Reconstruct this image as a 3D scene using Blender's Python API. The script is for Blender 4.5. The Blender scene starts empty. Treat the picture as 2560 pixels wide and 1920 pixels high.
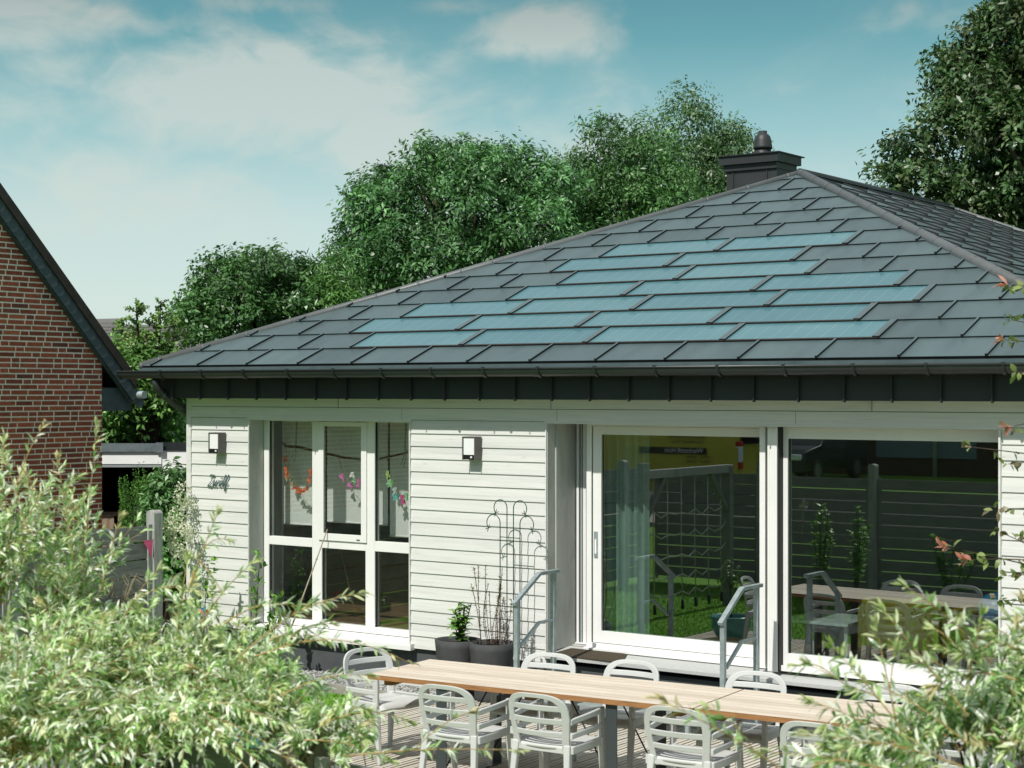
import bpy, math, random
import numpy as np
from mathutils import Vector, Matrix
PI = math.pi
R = math.radians
sc = bpy.context.scene
col = sc.collection

# ------------------------------------------------------------------ camera
F_PX, YAW, HORIZ = 4300.0, R(35.5), 975.0
CAM = Vector((13.995, -13.46, 2.89))
CT, ST = math.cos(YAW), math.sin(YAW)
def at(u, v, d):
    """world point on a measured sight line at a given depth (survey helper)"""
    lat = (u - 1280.0) / F_PX * d
    return Vector((CAM.x + lat * CT - d * ST, CAM.y + lat * ST + d * CT, CAM.z - (v - HORIZ) / F_PX * d))
cd = bpy.data.cameras.new('camera')
cam = bpy.data.objects.new('camera', cd)
col.objects.link(cam)
cam.location = CAM
cam.rotation_euler = (R(90), 0, YAW)
cd.sensor_width = 36.0
cd.lens = 36.0 * F_PX / 2560.0
cd.shift_y = 15.0 / 2560.0
cd.clip_start = 0.1
cd.clip_end = 2000
cd.dof.use_dof = True
cd.dof.focus_distance = 18.0
cd.dof.aperture_fstop = 6.3
sc.camera = cam

# ------------------------------------------------------------------ world and sun
SUN_EL, SUN_AZ = R(49.5), R(2.2)          # sun stands over -Y, a hair towards +X
sdir = Vector((math.sin(SUN_AZ) * math.cos(SUN_EL), -math.cos(SUN_AZ) * math.cos(SUN_EL), math.sin(SUN_EL)))
ld = bpy.data.lights.new('sun', 'SUN')
ld.energy = 4.5
ld.angle = R(0.53)
ld.color = (1.0, 0.965, 0.9)
sun = bpy.data.objects.new('sun', ld)
col.objects.link(sun)
sun.rotation_euler = sdir.to_track_quat('Z', 'Y').to_euler()
sun.location = (0, -20, 30)

sc.view_settings.view_transform = 'Standard'
sc.view_settings.look = 'None'
sc.view_settings.exposure = 0
sc.view_settings.gamma = 1

W = bpy.data.worlds.new('World')
sc.world = W
W.use_nodes = True
nt = W.node_tree
nt.nodes.clear()
def N(nt, kind, **kw):
    n = nt.nodes.new(kind)
    for k, v in kw.items():
        if hasattr(n, k): setattr(n, k, v)
        else: n.inputs[k].default_value = v
    return n
def L(nt, a, b): nt.links.new(a, b)
def math_node(nt, op, a, b=None, c=None, clamp=False):
    n = nt.nodes.new('ShaderNodeMath'); n.operation = op; n.use_clamp = clamp
    for i, x in enumerate((a, b, c)):
        if x is None: continue
        if isinstance(x, (int, float)): n.inputs[i].default_value = x
        else: nt.links.new(x, n.inputs[i])
    return n.outputs[0]
def ramp(nt, fac, stops, interp='LINEAR'):
    n = nt.nodes.new('ShaderNodeValToRGB')
    n.color_ramp.interpolation = interp
    e = n.color_ramp.elements
    while len(e) < len(stops): e.new(0.5)
    for el, (p, c) in zip(e, stops):
        el.position = p
        el.color = tuple(c) + (1,) if len(c) == 3 else c
    nt.links.new(fac, n.inputs[0])
    return n.outputs[0]
def mixc(nt, fac, a, b, mode='MIX'):
    n = nt.nodes.new('ShaderNodeMix'); n.data_type = 'RGBA'; n.blend_type = mode
    for i, x in ((0, fac), (6, a), (7, b)):
        if isinstance(x, (int, float)): n.inputs[i].default_value = x
        elif isinstance(x, (tuple, list)): n.inputs[i].default_value = tuple(x) + (1,) if len(x) == 3 else x
        else: nt.links.new(x, n.inputs[i])
    return n.outputs[2]

def build_world():
    out = N(nt, 'ShaderNodeOutputWorld')
    bg = N(nt, 'ShaderNodeBackground'); bg.inputs[1].default_value = 0.15
    sky = nt.nodes.new('ShaderNodeTexSky'); sky.sky_type = 'NISHITA'
    sky.sun_disc = False
    sky.sun_elevation = SUN_EL
    sky.sun_rotation = PI - SUN_AZ
    sky.altitude = 50; sky.air_density = 1.0; sky.dust_density = 1.2; sky.ozone_density = 1.4
    tc = N(nt, 'ShaderNodeTexCoord')
    sep = N(nt, 'ShaderNodeSeparateXYZ'); L(nt, tc.outputs['Generated'], sep.inputs[0])
    zc = math_node(nt, 'MAXIMUM', sep.outputs[2], 0.0)
    # hazy summer air: whitish at the horizon, teal higher up; unseen sky overhead brightened for fill light
    haze = ramp(nt, zc, [(0.0, (4.4, 5.35, 5.0)), (0.05, (4.3, 5.2, 4.9)), (0.10, (3.7, 4.8, 4.6)), (0.15, (2.0, 3.7, 3.7)), (0.20, (.75, 2.35, 2.5)), (0.245, (0.36, 1.55, 1.75)), (0.32, (1.6, 2.5, 2.7)), (0.5, (2.9, 3.4, 3.5)), (1.0, (3.5, 3.8, 3.9))])
    clear = mixc(nt, 0.85, sky.outputs[0], haze)
    # clouds: flattened dome projection so that they thin out towards the horizon
    den = math_node(nt, 'ADD', zc, 0.16)
    px = math_node(nt, 'DIVIDE', sep.outputs[0], den)
    py = math_node(nt, 'DIVIDE', sep.outputs[1], den)
    cmb = N(nt, 'ShaderNodeCombineXYZ'); L(nt, px, cmb.inputs[0]); L(nt, py, cmb.inputs[1])
    def cloud(scale, loc, det, dist, lo, hi):
        m = N(nt, 'ShaderNodeMapping'); m.inputs['Location'].default_value = loc
        m.inputs['Scale'].default_value = (scale, scale, scale * 1.7)
        L(nt, tc.outputs['Generated'], m.inputs[0])
        n = N(nt, 'ShaderNodeTexNoise'); n.inputs['Scale'].default_value = 1.0; n.inputs['Detail'].default_value = det
        n.inputs['Roughness'].default_value = 0.56; n.inputs['Distortion'].default_value = dist
        L(nt, m.outputs[0], n.inputs['Vector'])
        mr = N(nt, 'ShaderNodeMapRange'); mr.interpolation_type = 'SMOOTHSTEP'
        mr.inputs['From Min'].default_value = lo; mr.inputs['From Max'].default_value = hi
        L(nt, n.outputs['Fac'], mr.inputs['Value'])
        return mr.outputs[0], n.outputs['Fac']
    c1, n1 = cloud(8.0, (3.1, 1.7, 0), 10, 0.6, 0.42, 0.70)
    c2, n2 = cloud(27.0, (7.4, 2.2, 1), 10, 0.8, 0.50, 0.78)
    # cloud banks, given as directions on the sky with an angular size
    def bank(dirv, ru, rv, amp):
        d = Vector(dirv).normalized(); e = d.cross(Vector((0, 0, 1))).normalized(); f = e.cross(d)
        def dot(vec, k):
            n = N(nt, 'ShaderNodeVectorMath', operation='DOT_PRODUCT'); L(nt, tc.outputs['Generated'], n.inputs[0]); n.inputs[1].default_value = vec
            return math_node(nt, 'DIVIDE', n.outputs['Value'], k)
        x, y = dot(e, ru), dot(f, rv)
        q = math_node(nt, 'SQRT', math_node(nt, 'ADD', math_node(nt, 'MULTIPLY', x, x), math_node(nt, 'MULTIPLY', y, y)))
        mr = N(nt, 'ShaderNodeMapRange'); mr.interpolation_type = 'SMOOTHSTEP'
        mr.inputs['From Min'].default_value = 1.0; mr.inputs['From Max'].default_value = 0.0; mr.inputs['To Max'].default_value = amp
        L(nt, q, mr.inputs['Value'])
        return math_node(nt, 'MULTIPLY', mr.outputs[0], math_node(nt, 'GREATER_THAN', dot(d, 1.0), 0.0))
    b = None
    for (u, v, ru, rv, a_) in ((640, 260, 760, 270, 1.15), (1000, 360, 640, 300, 1.05), (300, 480, 700, 260, .95), (700, 130, 190, 80, .95), (930, 170, 190, 70, .95), (1400, 75, 290, 115, 1.2), (1290, 120, 160, 70, .7), (120, 40, 520, 115, 1.15), (640, 5, 260, 45, .7), (60, 280, 330, 130, .75), (100, 420, 380, 110, .6), (2500, 30, 420, 110, .45), (1840, 80, 110, 50, .45), (1500, 380, 500, 130, .5), (2330, 330, 200, 160, .45), (1150, 15, 200, 45, .5)):
        k = bank(at(u, v, 1.0) - CAM, ru / F_PX, rv / F_PX, a_)
        b = k if b is None else math_node(nt, 'MAXIMUM', b, k)
    tex = math_node(nt, 'ADD', math_node(nt, 'MULTIPLY', math_node(nt, 'SUBTRACT', n1, .5), 3.0), math_node(nt, 'MULTIPLY', math_node(nt, 'SUBTRACT', n2, .5), 1.7))
    dn = math_node(nt, 'ADD', math_node(nt, 'MULTIPLY', b, 1.0), math_node(nt, 'MULTIPLY', tex, .75))
    mr = N(nt, 'ShaderNodeMapRange'); mr.interpolation_type = 'SMOOTHSTEP'
    mr.inputs['From Min'].default_value = .10; mr.inputs['From Max'].default_value = 1.35; L(nt, dn, mr.inputs['Value'])
    gen = math_node(nt, 'MULTIPLY', c1, .12)
    cl = math_node(nt, 'MINIMUM', math_node(nt, 'ADD', mr.outputs[0], gen), .88)
    ccol = ramp(nt, zc, [(0.0, (4.6, 5.3, 5.0)), (0.12, (4.0, 4.7, 4.45)), (0.19, (3.7, 4.25, 4.05)), (0.225, (2.6, 3.0, 2.85)), (0.25, (1.9, 2.3, 2.2)), (1.0, (3.4, 3.6, 3.5))])
    fin = mixc(nt, cl, clear, ccol)
    L(nt, fin, bg.inputs[0]); L(nt, bg.outputs[0], out.inputs[0])
build_world()

# ------------------------------------------------------------------ materials
MATS = {}
def mat(name, base=(.5, .5, .5), rough=.6, spec=.5, metal=0.0, var=0.0, vscale=4.0, bump=0.0, bscale=40.0, stretch=(1, 1, 1), var2=None, sheen=0, coat=0):
    m = bpy.data.materials.new(name); m.use_nodes = True
    t = m.node_tree; t.nodes.clear()
    o = N(t, 'ShaderNodeOutputMaterial'); b = N(t, 'ShaderNodeBsdfPrincipled')
    b.inputs['Roughness'].default_value = rough; b.inputs['Metallic'].default_value = metal
    b.inputs['Specular IOR Level'].default_value = spec
    b.inputs['Coat Weight'].default_value = coat
    L(t, b.outputs[0], o.inputs[0])
    tc = N(t, 'ShaderNodeTexCoord'); mp = N(t, 'ShaderNodeMapping'); mp.inputs['Scale'].default_value = stretch
    L(t, tc.outputs['Object'], mp.inputs[0])
    b.inputs['Base Color'].default_value = tuple(base) + (1,)
    if var > 0:
        n = N(t, 'ShaderNodeTexNoise'); n.inputs['Scale'].default_value = vscale; n.inputs['Detail'].default_value = 6; n.inputs['Roughness'].default_value = .62
        L(t, mp.outputs[0], n.inputs['Vector'])
        dark = var2 if var2 else tuple(c * (1 - var) for c in base)
        lite = tuple(min(1, c * (1 + var * .6)) for c in base)
        c = ramp(t, n.outputs['Fac'], [(.3, dark), (.52, base), (.75, lite)])
        L(t, c, b.inputs['Base Color'])
        rr = math_node(t, 'ADD', math_node(t, 'MULTIPLY', n.outputs['Fac'], .25), rough - .12, clamp=True)
        L(t, rr, b.inputs['Roughness'])
    if bump > 0:
        n2 = N(t, 'ShaderNodeTexNoise'); n2.inputs['Scale'].default_value = bscale; n2.inputs['Detail'].default_value = 5
        L(t, mp.outputs[0], n2.inputs['Vector'])
        bp = N(t, 'ShaderNodeBump'); bp.inputs['Strength'].default_value = bump; bp.inputs['Distance'].default_value = .01
        L(t, n2.outputs['Fac'], bp.inputs['Height']); L(t, bp.outputs[0], b.inputs['Normal'])
    MATS[name] = m
    return m

def vc_mat(name, rough=.6, spec=.3, transl=0.0, noise=0.0, nscale=20, bump=0, tint=(.92, 1.12, .6)):
    """material whose colour comes from the mesh's colour attribute"""
    m = bpy.data.materials.new(name); m.use_nodes = True
    t = m.node_tree; t.nodes.clear()
    o = N(t, 'ShaderNodeOutputMaterial'); b = N(t, 'ShaderNodeBsdfPrincipled')
    b.inputs['Roughness'].default_value = rough; b.inputs['Specular IOR Level'].default_value = spec
    a = N(t, 'ShaderNodeAttribute'); a.attribute_name = 'Col'
    c = a.outputs['Color']
    if noise > 0:
        tc = N(t, 'ShaderNodeTexCoord')
        n = N(t, 'ShaderNodeTexNoise'); n.inputs['Scale'].default_value = nscale; n.inputs['Detail'].default_value = 5
        L(t, tc.outputs['Object'], n.inputs['Vector'])
        g = ramp(t, n.outputs['Fac'], [(.25, (1 - noise,) * 3), (.75, (1 + noise * .5,) * 3)])
        c = mixc(t, 1.0, c, g, 'MULTIPLY')
        if bump:
            bp = N(t, 'ShaderNodeBump'); bp.inputs['Strength'].default_value = bump; bp.inputs['Distance'].default_value = .01
            L(t, n.outputs['Fac'], bp.inputs['Height']); L(t, bp.outputs[0], b.inputs['Normal'])
    L(t, c, b.inputs['Base Color'])
    if transl > 0:
        tr = N(t, 'ShaderNodeBsdfTranslucent')
        c2 = mixc(t, 1.0, c, tint, 'MULTIPLY')
        L(t, c2, tr.inputs[0])
        mx = N(t, 'ShaderNodeMixShader'); mx.inputs[0].default_value = transl
        L(t, b.outputs[0], mx.inputs[1]); L(t, tr.outputs[0], mx.inputs[2]); L(t, mx.outputs[0], o.inputs[0])
    else:
        L(t, b.outputs[0], o.inputs[0])
    MATS[name] = m
    return m

def wood_white():
    m = bpy.data.materials.new('white_timber'); m.use_nodes = True
    t = m.node_tree; t.nodes.clear()
    o = N(t, 'ShaderNodeOutputMaterial'); b = N(t, 'ShaderNodeBsdfPrincipled'); L(t, b.outputs[0], o.inputs[0])
    b.inputs['Roughness'].default_value = .62; b.inputs['Specular IOR Level'].default_value = .3
    tc = N(t, 'ShaderNodeTexCoord')
    sep = N(t, 'ShaderNodeSeparateXYZ'); L(t, tc.outputs['Object'], sep.inputs[0])
    row = math_node(t, 'FLOOR', math_node(t, 'DIVIDE', math_node(t, 'ADD', sep.outputs[2], .02), .1265))
    cmb = N(t, 'ShaderNodeCombineXYZ'); L(t, math_node(t, 'ADD', sep.outputs[0], math_node(t, 'MULTIPLY', row, 7.31)), cmb.inputs[0]); L(t, sep.outputs[1], cmb.inputs[1]); L(t, sep.outputs[2], cmb.inputs[2])
    mp = N(t, 'ShaderNodeMapping'); mp.inputs['Scale'].default_value = (1.2, 10, 34); L(t, cmb.outputs[0], mp.inputs[0])
    n = N(t, 'ShaderNodeTexNoise'); n.inputs['Scale'].default_value = 1.6; n.inputs['Detail'].default_value = 8; n.inputs['Roughness'].default_value = .65; n.inputs['Distortion'].default_value = .6
    L(t, mp.outputs[0], n.inputs['Vector'])
    c = ramp(t, n.outputs['Fac'], [(.28, (.54, .55, .525)), (.42, (.63, .635, .615)), (.62, (.685, .69, .67)), (.8, (.72, .725, .71))])
    # knots and damp stains
    mp2 = N(t, 'ShaderNodeMapping'); mp2.inputs['Scale'].default_value = (2.2, 6, 7); L(t, cmb.outputs[0], mp2.inputs[0])
    v = N(t, 'ShaderNodeTexVoronoi'); v.inputs['Scale'].default_value = 1.0; v.inputs['Randomness'].default_value = 1
    L(t, mp2.outputs[0], v.inputs['Vector'])
    k = ramp(t, v.outputs['Distance'], [(0.02, (.80, .79, .76)), (.10, (1, 1, 1))])
    c = mixc(t, .8, c, k, 'MULTIPLY')
    wn = N(t, 'ShaderNodeTexWhiteNoise'); wn.noise_dimensions = '1D'; L(t, row, wn.inputs['W'])
    g = ramp(t, wn.outputs['Value'], [(0, (.94, .94, .94)), (1, (1.03, 1.03, 1.02))])
    c = mixc(t, 1.0, c, g, 'MULTIPLY')
    L(t, c, b.inputs['Base Color'])
    bp = N(t, 'ShaderNodeBump'); bp.inputs['Strength'].default_value = .25; bp.inputs['Distance'].default_value = .004
    L(t, n.outputs['Fac'], bp.inputs['Height']); L(t, bp.outputs[0], b.inputs['Normal'])
    MATS['white_timber'] = m
wood_white()

def solar_mat():
    m = bpy.data.materials.new('solar_glass'); m.use_nodes = True
    t = m.node_tree; t.nodes.clear()
    o = N(t, 'ShaderNodeOutputMaterial'); b = N(t, 'ShaderNodeBsdfPrincipled'); L(t, b.outputs[0], o.inputs[0])
    tc = N(t, 'ShaderNodeTexCoord'); sep = N(t, 'ShaderNodeSeparateXYZ'); L(t, tc.outputs['Object'], sep.inputs[0])
    def lines(x, pitch, w):
        fr = math_node(t, 'FRACT', math_node(t, 'DIVIDE', x, pitch))
        return math_node(t, 'LESS_THAN', fr, w)
    cell = lines(sep.outputs[0], .1585, .02)
    bus = lines(sep.outputs[0], .0317, .05)
    dash = lines(sep.outputs[1], .012, .55)
    rows = lines(sep.outputs[1], .0715, .025)
    n = N(t, 'ShaderNodeTexNoise'); n.inputs['Scale'].default_value = 1.5; n.inputs['Detail'].default_value = 3
    L(t, tc.outputs['Object'], n.inputs['Vector'])
    c = ramp(t, n.outputs['Fac'], [(.3, (.066, .165, .192)), (.7, (.085, .192, .212))])  # teal includes the reflected sky, put into the base colour
    c = mixc(t, math_node(t, 'MULTIPLY', math_node(t, 'MULTIPLY', bus, dash), .22), c, (.38, .50, .52))
    c = mixc(t, math_node(t, 'MULTIPLY', cell, .30), c, (.5, .6, .62))
    c = mixc(t, math_node(t, 'MULTIPLY', rows, .2), c, (.4, .52, .54))
    oi = N(t, 'ShaderNodeObjectInfo'); c = mixc(t, 1.0, c, ramp(t, oi.outputs['Random'], [(0, (.84, .88, .90)), (1, (1.08, 1.06, 1.05))]), 'MULTIPLY')
    L(t, c, b.inputs['Base Color'])
    b.inputs['Roughness'].default_value = .22; b.inputs['Specular IOR Level'].default_value = .55
    MATS['solar_glass'] = m
solar_mat()

def glass_mat(name, refl, tint, glosscol=(.9, .97, .95)):
    m = bpy.data.materials.new(name); m.use_nodes = True
    t = m.node_tree; t.nodes.clear()
    o = N(t, 'ShaderNodeOutputMaterial')
    tr = N(t, 'ShaderNodeBsdfTransparent'); tr.inputs[0].default_value = tint + (1,)
    gl = N(t, 'ShaderNodeBsdfGlossy'); gl.inputs[0].default_value = glosscol + (1,); gl.inputs['Roughness'].default_value = 0
    fr = N(t, 'ShaderNodeLayerWeight'); fr.inputs[0].default_value = .25
    f = math_node(t, 'ADD', math_node(t, 'MULTIPLY', fr.outputs['Fresnel'], .28), refl, clamp=True)
    mx = N(t, 'ShaderNodeMixShader'); L(t, f, mx.inputs[0]); L(t, tr.outputs[0], mx.inputs[1]); L(t, gl.outputs[0], mx.inputs[2])
    L(t, mx.outputs[0], o.inputs[0])
    MATS[name] = m
glass_mat('door_glass', .29, (.74, .84, .79))
glass_mat('window_glass', .19, (.95, .98, .96))

mat('window_white', (.80, .80, .78), .32, .5, var=.04, vscale=3)
mat('reveal_grey', (.44, .45, .42), .7, .3, var=.22, vscale=6, bump=.25, bscale=60, stretch=(1, 1, .3))
mat('rubber_black', (.012, .013, .013), .6)
mat('brown_strip', (.055, .045, .038), .6)
mat('plinth', (.075, .083, .085), .8, .3, var=.18, vscale=5, bump=.15, bscale=90)
mat('stone_sill', (.45, .46, .45), .75, .3, var=.14, vscale=55, bump=.1, bscale=150)
mat('roof_metal', (.088, .118, .123), .36, .5, var=.14, vscale=1.8, bump=.12, bscale=260)
def tone_by_attribute(name):
    t = MATS[name].node_tree; b = next(n for n in t.nodes if n.type == 'BSDF_PRINCIPLED'); at_ = N(t, 'ShaderNodeAttribute'); at_.attribute_name = 'Col'
    src = b.inputs['Base Color'].links[0].from_socket; L(t, mixc(t, 1.0, src, at_.outputs['Color'], 'MULTIPLY'), b.inputs['Base Color'])
MATS['roof_tile'] = None
mat('roof_tile', (.076, .112, .118), .36, .5, var=.22, vscale=1.6, bump=.14, bscale=240, stretch=(2.6, .7, .7)); tone_by_attribute('roof_tile')
mat('roof_cap', (.105, .116, .116), .38, .5, var=.16, vscale=3, bump=.25, bscale=170)
mat('seam_dark', (.008, .010, .010), .7)  # near-black; on the roof tiles it paints the shadow gaps
mat('gutter_metal', (.024, .030, .031), .35, .5, var=.15, vscale=2)
mat('fascia_metal', (.026, .032, .034), .5, .45, var=.15, vscale=2, bump=.1, bscale=160)
mat('chimney_metal', (.026, .030, .031), .5, .45, var=.15, vscale=3, bump=.08, bscale=120)
mat('lamp_housing', (.115, .105, .10), .5)
mat('lamp_diffuser', (.80, .81, .82), .35)
mat('sensor_black', (.015, .015, .016), .25)
mat('lettering', (.085, .13, .135), .45, .5)
mat('galvanised', (.40, .47, .48), .42, .5, metal=.45, var=.22, vscale=16, bump=.05)
mat('mat_brown', (.075, .062, .045), .95, .1, var=.6, vscale=90, bump=.6, bscale=160)
mat('pot_dark', (.060, .062, .064), .75, .3, var=.25, vscale=9, bump=.2, bscale=120)
mat('pot_teal', (.09, .30, .27), .22, .5, var=.25, vscale=5)
mat('soil', (.035, .026, .018), .95, .1, var=.4, vscale=30, bump=.8, bscale=40)
mat('wire_green', (.012, .06, .035), .45)
mat('cane', (.30, .26, .19), .7, var=.2, vscale=9)
mat('chair_plastic', (.555, .565, .55), .48, .4, var=.06, vscale=4, bump=.04, bscale=90)
mat('table_leg', (.045, .055, .058), .45, .5)
mat('table_edge', (.34, .165, .065), .7, .3, var=.35, vscale=7, stretch=(1, 6, 6), bump=.2, bscale=30)
mat('gravel', (.30, .30, .29), .9, .2, var=.55, vscale=70, bump=1.0, bscale=80)
mat('concrete', (.30, .28, .25), .85, .2, var=.25, vscale=8, bump=.3, bscale=50)
mat('asphalt', (.055, .055, .055), .9, .3, var=.2, vscale=12, bump=.3, bscale=120)
mat('fence_wood', (.23, .23, .225), .82, .25, var=.38, vscale=4, stretch=(1, 1, 7), bump=.3, bscale=20)
mat('post_wood', (.36, .36, .35), .82, .25, var=.35, vscale=5, stretch=(6, 6, .8), bump=.3, bscale=20)
mat('old_post', (.21, .18, .13), .9, .2, var=.5, vscale=8, stretch=(8, 8, .8), bump=.6, bscale=25)
mat('pink_cloth', (.72, .10, .26), .7, var=.1, vscale=6)
mat('mortar', (.78, .74, .62), .9, .15, var=.2, vscale=30, bump=.4, bscale=90)
mat('roof_tile_brown', (.052, .043, .036), .75, .3, var=.35, vscale=8, bump=.3, bscale=50)
mat('slate', (.062, .088, .098), .6, .4, var=.28, vscale=10, bump=.25, bscale=45)
mat('lead', (.13, .16, .17), .5, .5, var=.3, vscale=7)
mat('zinc_end', (.42, .47, .48), .4, .5, metal=.4)
mat('white_panel', (.86, .87, .85), .6, var=.08, vscale=3)
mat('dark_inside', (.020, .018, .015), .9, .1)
mat('cloth_beige', (.26, .20, .14), .9, .1, var=.25, vscale=5, bump=.3, bscale=14)
mat('cloth_white', (.62, .66, .68), .9, .1, var=.12, vscale=8)
mat('blind_cloth', (.82, .84, .80), .9, .1, var=.05, vscale=30, bump=.1, bscale=200)
mat('curtain_cloth', (.36, .46, .43), .9, .1, var=.1, vscale=4)
mat('bark', (.075, .058, .042), .9, .15, var=.4, vscale=14, stretch=(1, 1, .3), bump=.6, bscale=30)
mat('stem_orange', (.40, .27, .11), .6, .3, var=.35, vscale=12)
mat('string_tan', (.33, .28, .18), .8)
mat('paper_orange', (.72, .17, .07), .8); mat('paper_tan', (.40, .30, .17), .8)
mat('paper_pink', (.66, .20, .48), .8); mat('paper_magenta', (.68, .08, .30), .8)
mat('paper_green', (.30, .60, .30), .8); mat('paper_teal', (.14, .50, .50), .8); mat('paper_lime', (.45, .62, .22), .8)
mat('room_wall', (.42, .41, .37), .9, .1, var=.1, vscale=2)
mat('room_floor', (.16, .10, .055), .45, .4, var=.3, vscale=3, stretch=(1, 6, 1))
mat('mustard_cloth', (.22, .20, .016), .85, .15, var=.15, vscale=12, bump=.15, bscale=150)
mat('ball_blue', (.03, .20, .42), .35); mat('ball_ring', (.55, .50, .42), .4)
mat('desk_white', (.6, .66, .66), .35)
mat('van_yellow', (.50, .46, .06), .35, .5, coat=.4, var=.08, vscale=2)
mat('van_black', (.012, .012, .013), .4); mat('van_white', (.75, .76, .76), .4)
mat('tyre', (.014, .014, .014), .85); mat('rim', (.35, .36, .37), .35, .5, metal=.7)
mat('lamp_red', (.42, .012, .01), .2); mat('lamp_clear', (.72, .75, .78), .12, .6)
mat('car_dark', (.012, .018, .024), .25, .5, coat=.5); mat('car_glass', (.01, .013, .015), .08, .6)
mat('dark_brick', (.075, .048, .038), .85, .2, var=.35, vscale=22)
mat('shutter_teal', (.14, .22, .24), .6, var=.1, vscale=3)
mat('grey_roof', (.14, .135, .13), .8, .2, var=.3, vscale=9)
mat('rope', (.48, .46, .40), .85)
mat('far_white', (.72, .73, .72), .7)
mat('toy_blue', (.03, .20, .50), .4); mat('toy_red', (.60, .06, .03), .4)
vc_mat('brick', .8, .25, 0, .35, 26, .35)
vc_mat('leaf', .38, .5, .24)
vc_mat('willow_leaf', .55, .3, .36, tint=(1.0, 1.06, .84))
vc_mat('flower', .7, .2, .25)

def lawn_mat():
    m = bpy.data.materials.new('lawn'); m.use_nodes = True
    t = m.node_tree; t.nodes.clear()
    o = N(t, 'ShaderNodeOutputMaterial'); b = N(t, 'ShaderNodeBsdfPrincipled'); L(t, b.outputs[0], o.inputs[0])
    b.inputs['Roughness'].default_value = .9; b.inputs['Specular IOR Level'].default_value = .15
    tc = N(t, 'ShaderNodeTexCoord')
    n = N(t, 'ShaderNodeTexNoise'); n.inputs['Scale'].default_value = 1.3; n.inputs['Detail'].default_value = 10; n.inputs['Roughness'].default_value = .75
    L(t, tc.outputs['Object'], n.inputs['Vector'])
    c = ramp(t, n.outputs['Fac'], [(.3, (.07, .18, .02)), (.5, (.12, .27, .035)), (.7, (.18, .33, .055))])
    L(t, c, b.inputs['Base Color'])
    MATS['lawn'] = m
lawn_mat()

def plank_mat(name, axis, pitch, cols, gap=.04, gapc=(.05, .04, .03), streak=22):
    """wood planks: per-plank tone, grain along the plank"""
    m = bpy.data.materials.new(name); m.use_nodes = True
    t = m.node_tree; t.nodes.clear()
    o = N(t, 'ShaderNodeOutputMaterial'); b = N(t, 'ShaderNodeBsdfPrincipled'); L(t, b.outputs[0], o.inputs[0])
    b.inputs['Roughness'].default_value = .75; b.inputs['Specular IOR Level'].default_value = .25
    tc = N(t, 'ShaderNodeTexCoord'); sep = N(t, 'ShaderNodeSeparateXYZ'); L(t, tc.outputs['Object'], sep.inputs[0])
    a, along = (sep.outputs[1], sep.outputs[0]) if axis == 'x' else (sep.outputs[0], sep.outputs[1])
    q = math_node(t, 'DIVIDE', a, pitch); idx = math_node(t, 'FLOOR', q)
    wn = N(t, 'ShaderNodeTexWhiteNoise'); wn.noise_dimensions = '1D'; L(t, idx, wn.inputs['W'])
    cmb = N(t, 'ShaderNodeCombineXYZ')
    L(t, math_node(t, 'ADD', math_node(t, 'MULTIPLY', along, 1.5), math_node(t, 'MULTIPLY', wn.outputs['Value'], 37.0)), cmb.inputs[0])
    L(t, math_node(t, 'MULTIPLY', a, streak), cmb.inputs[1])
    n = N(t, 'ShaderNodeTexNoise'); n.inputs['Scale'].default_value = 1.2; n.inputs['Detail'].default_value = 8; n.inputs['Roughness'].default_value = .7; n.inputs['Distortion'].default_value = .4
    L(t, cmb.outputs[0], n.inputs['Vector'])
    c = ramp(t, n.outputs['Fac'], [(.25, cols[0]), (.48, cols[1]), (.72, cols[2])])
    g = ramp(t, wn.outputs['Value'], [(0, (.88, .86, .84)), (1, (1.06, 1.06, 1.06))])
    c = mixc(t, 1.0, c, g, 'MULTIPLY')
    if gap > 0:
        fr = math_node(t, 'FRACT', q)
        c = mixc(t, math_node(t, 'LESS_THAN', fr, gap), c, gapc)
    L(t, c, b.inputs['Base Color'])
    bp = N(t, 'ShaderNodeBump'); bp.inputs['Strength'].default_value = .3; bp.inputs['Distance'].default_value = .003
    L(t, n.outputs['Fac'], bp.inputs['Height']); L(t, bp.outputs[0], b.inputs['Normal'])
    MATS[name] = m
plank_mat('table_top', 'x', .095, [(.44, .34, .25), (.64, .56, .46), (.72, .66, .58)], .04, (.34, .15, .07))
plank_mat('deck_wood', 'y', .051, [(.36, .33, .27), (.54, .50, .43), (.64, .60, .53)], 0, streak=60)

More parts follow.
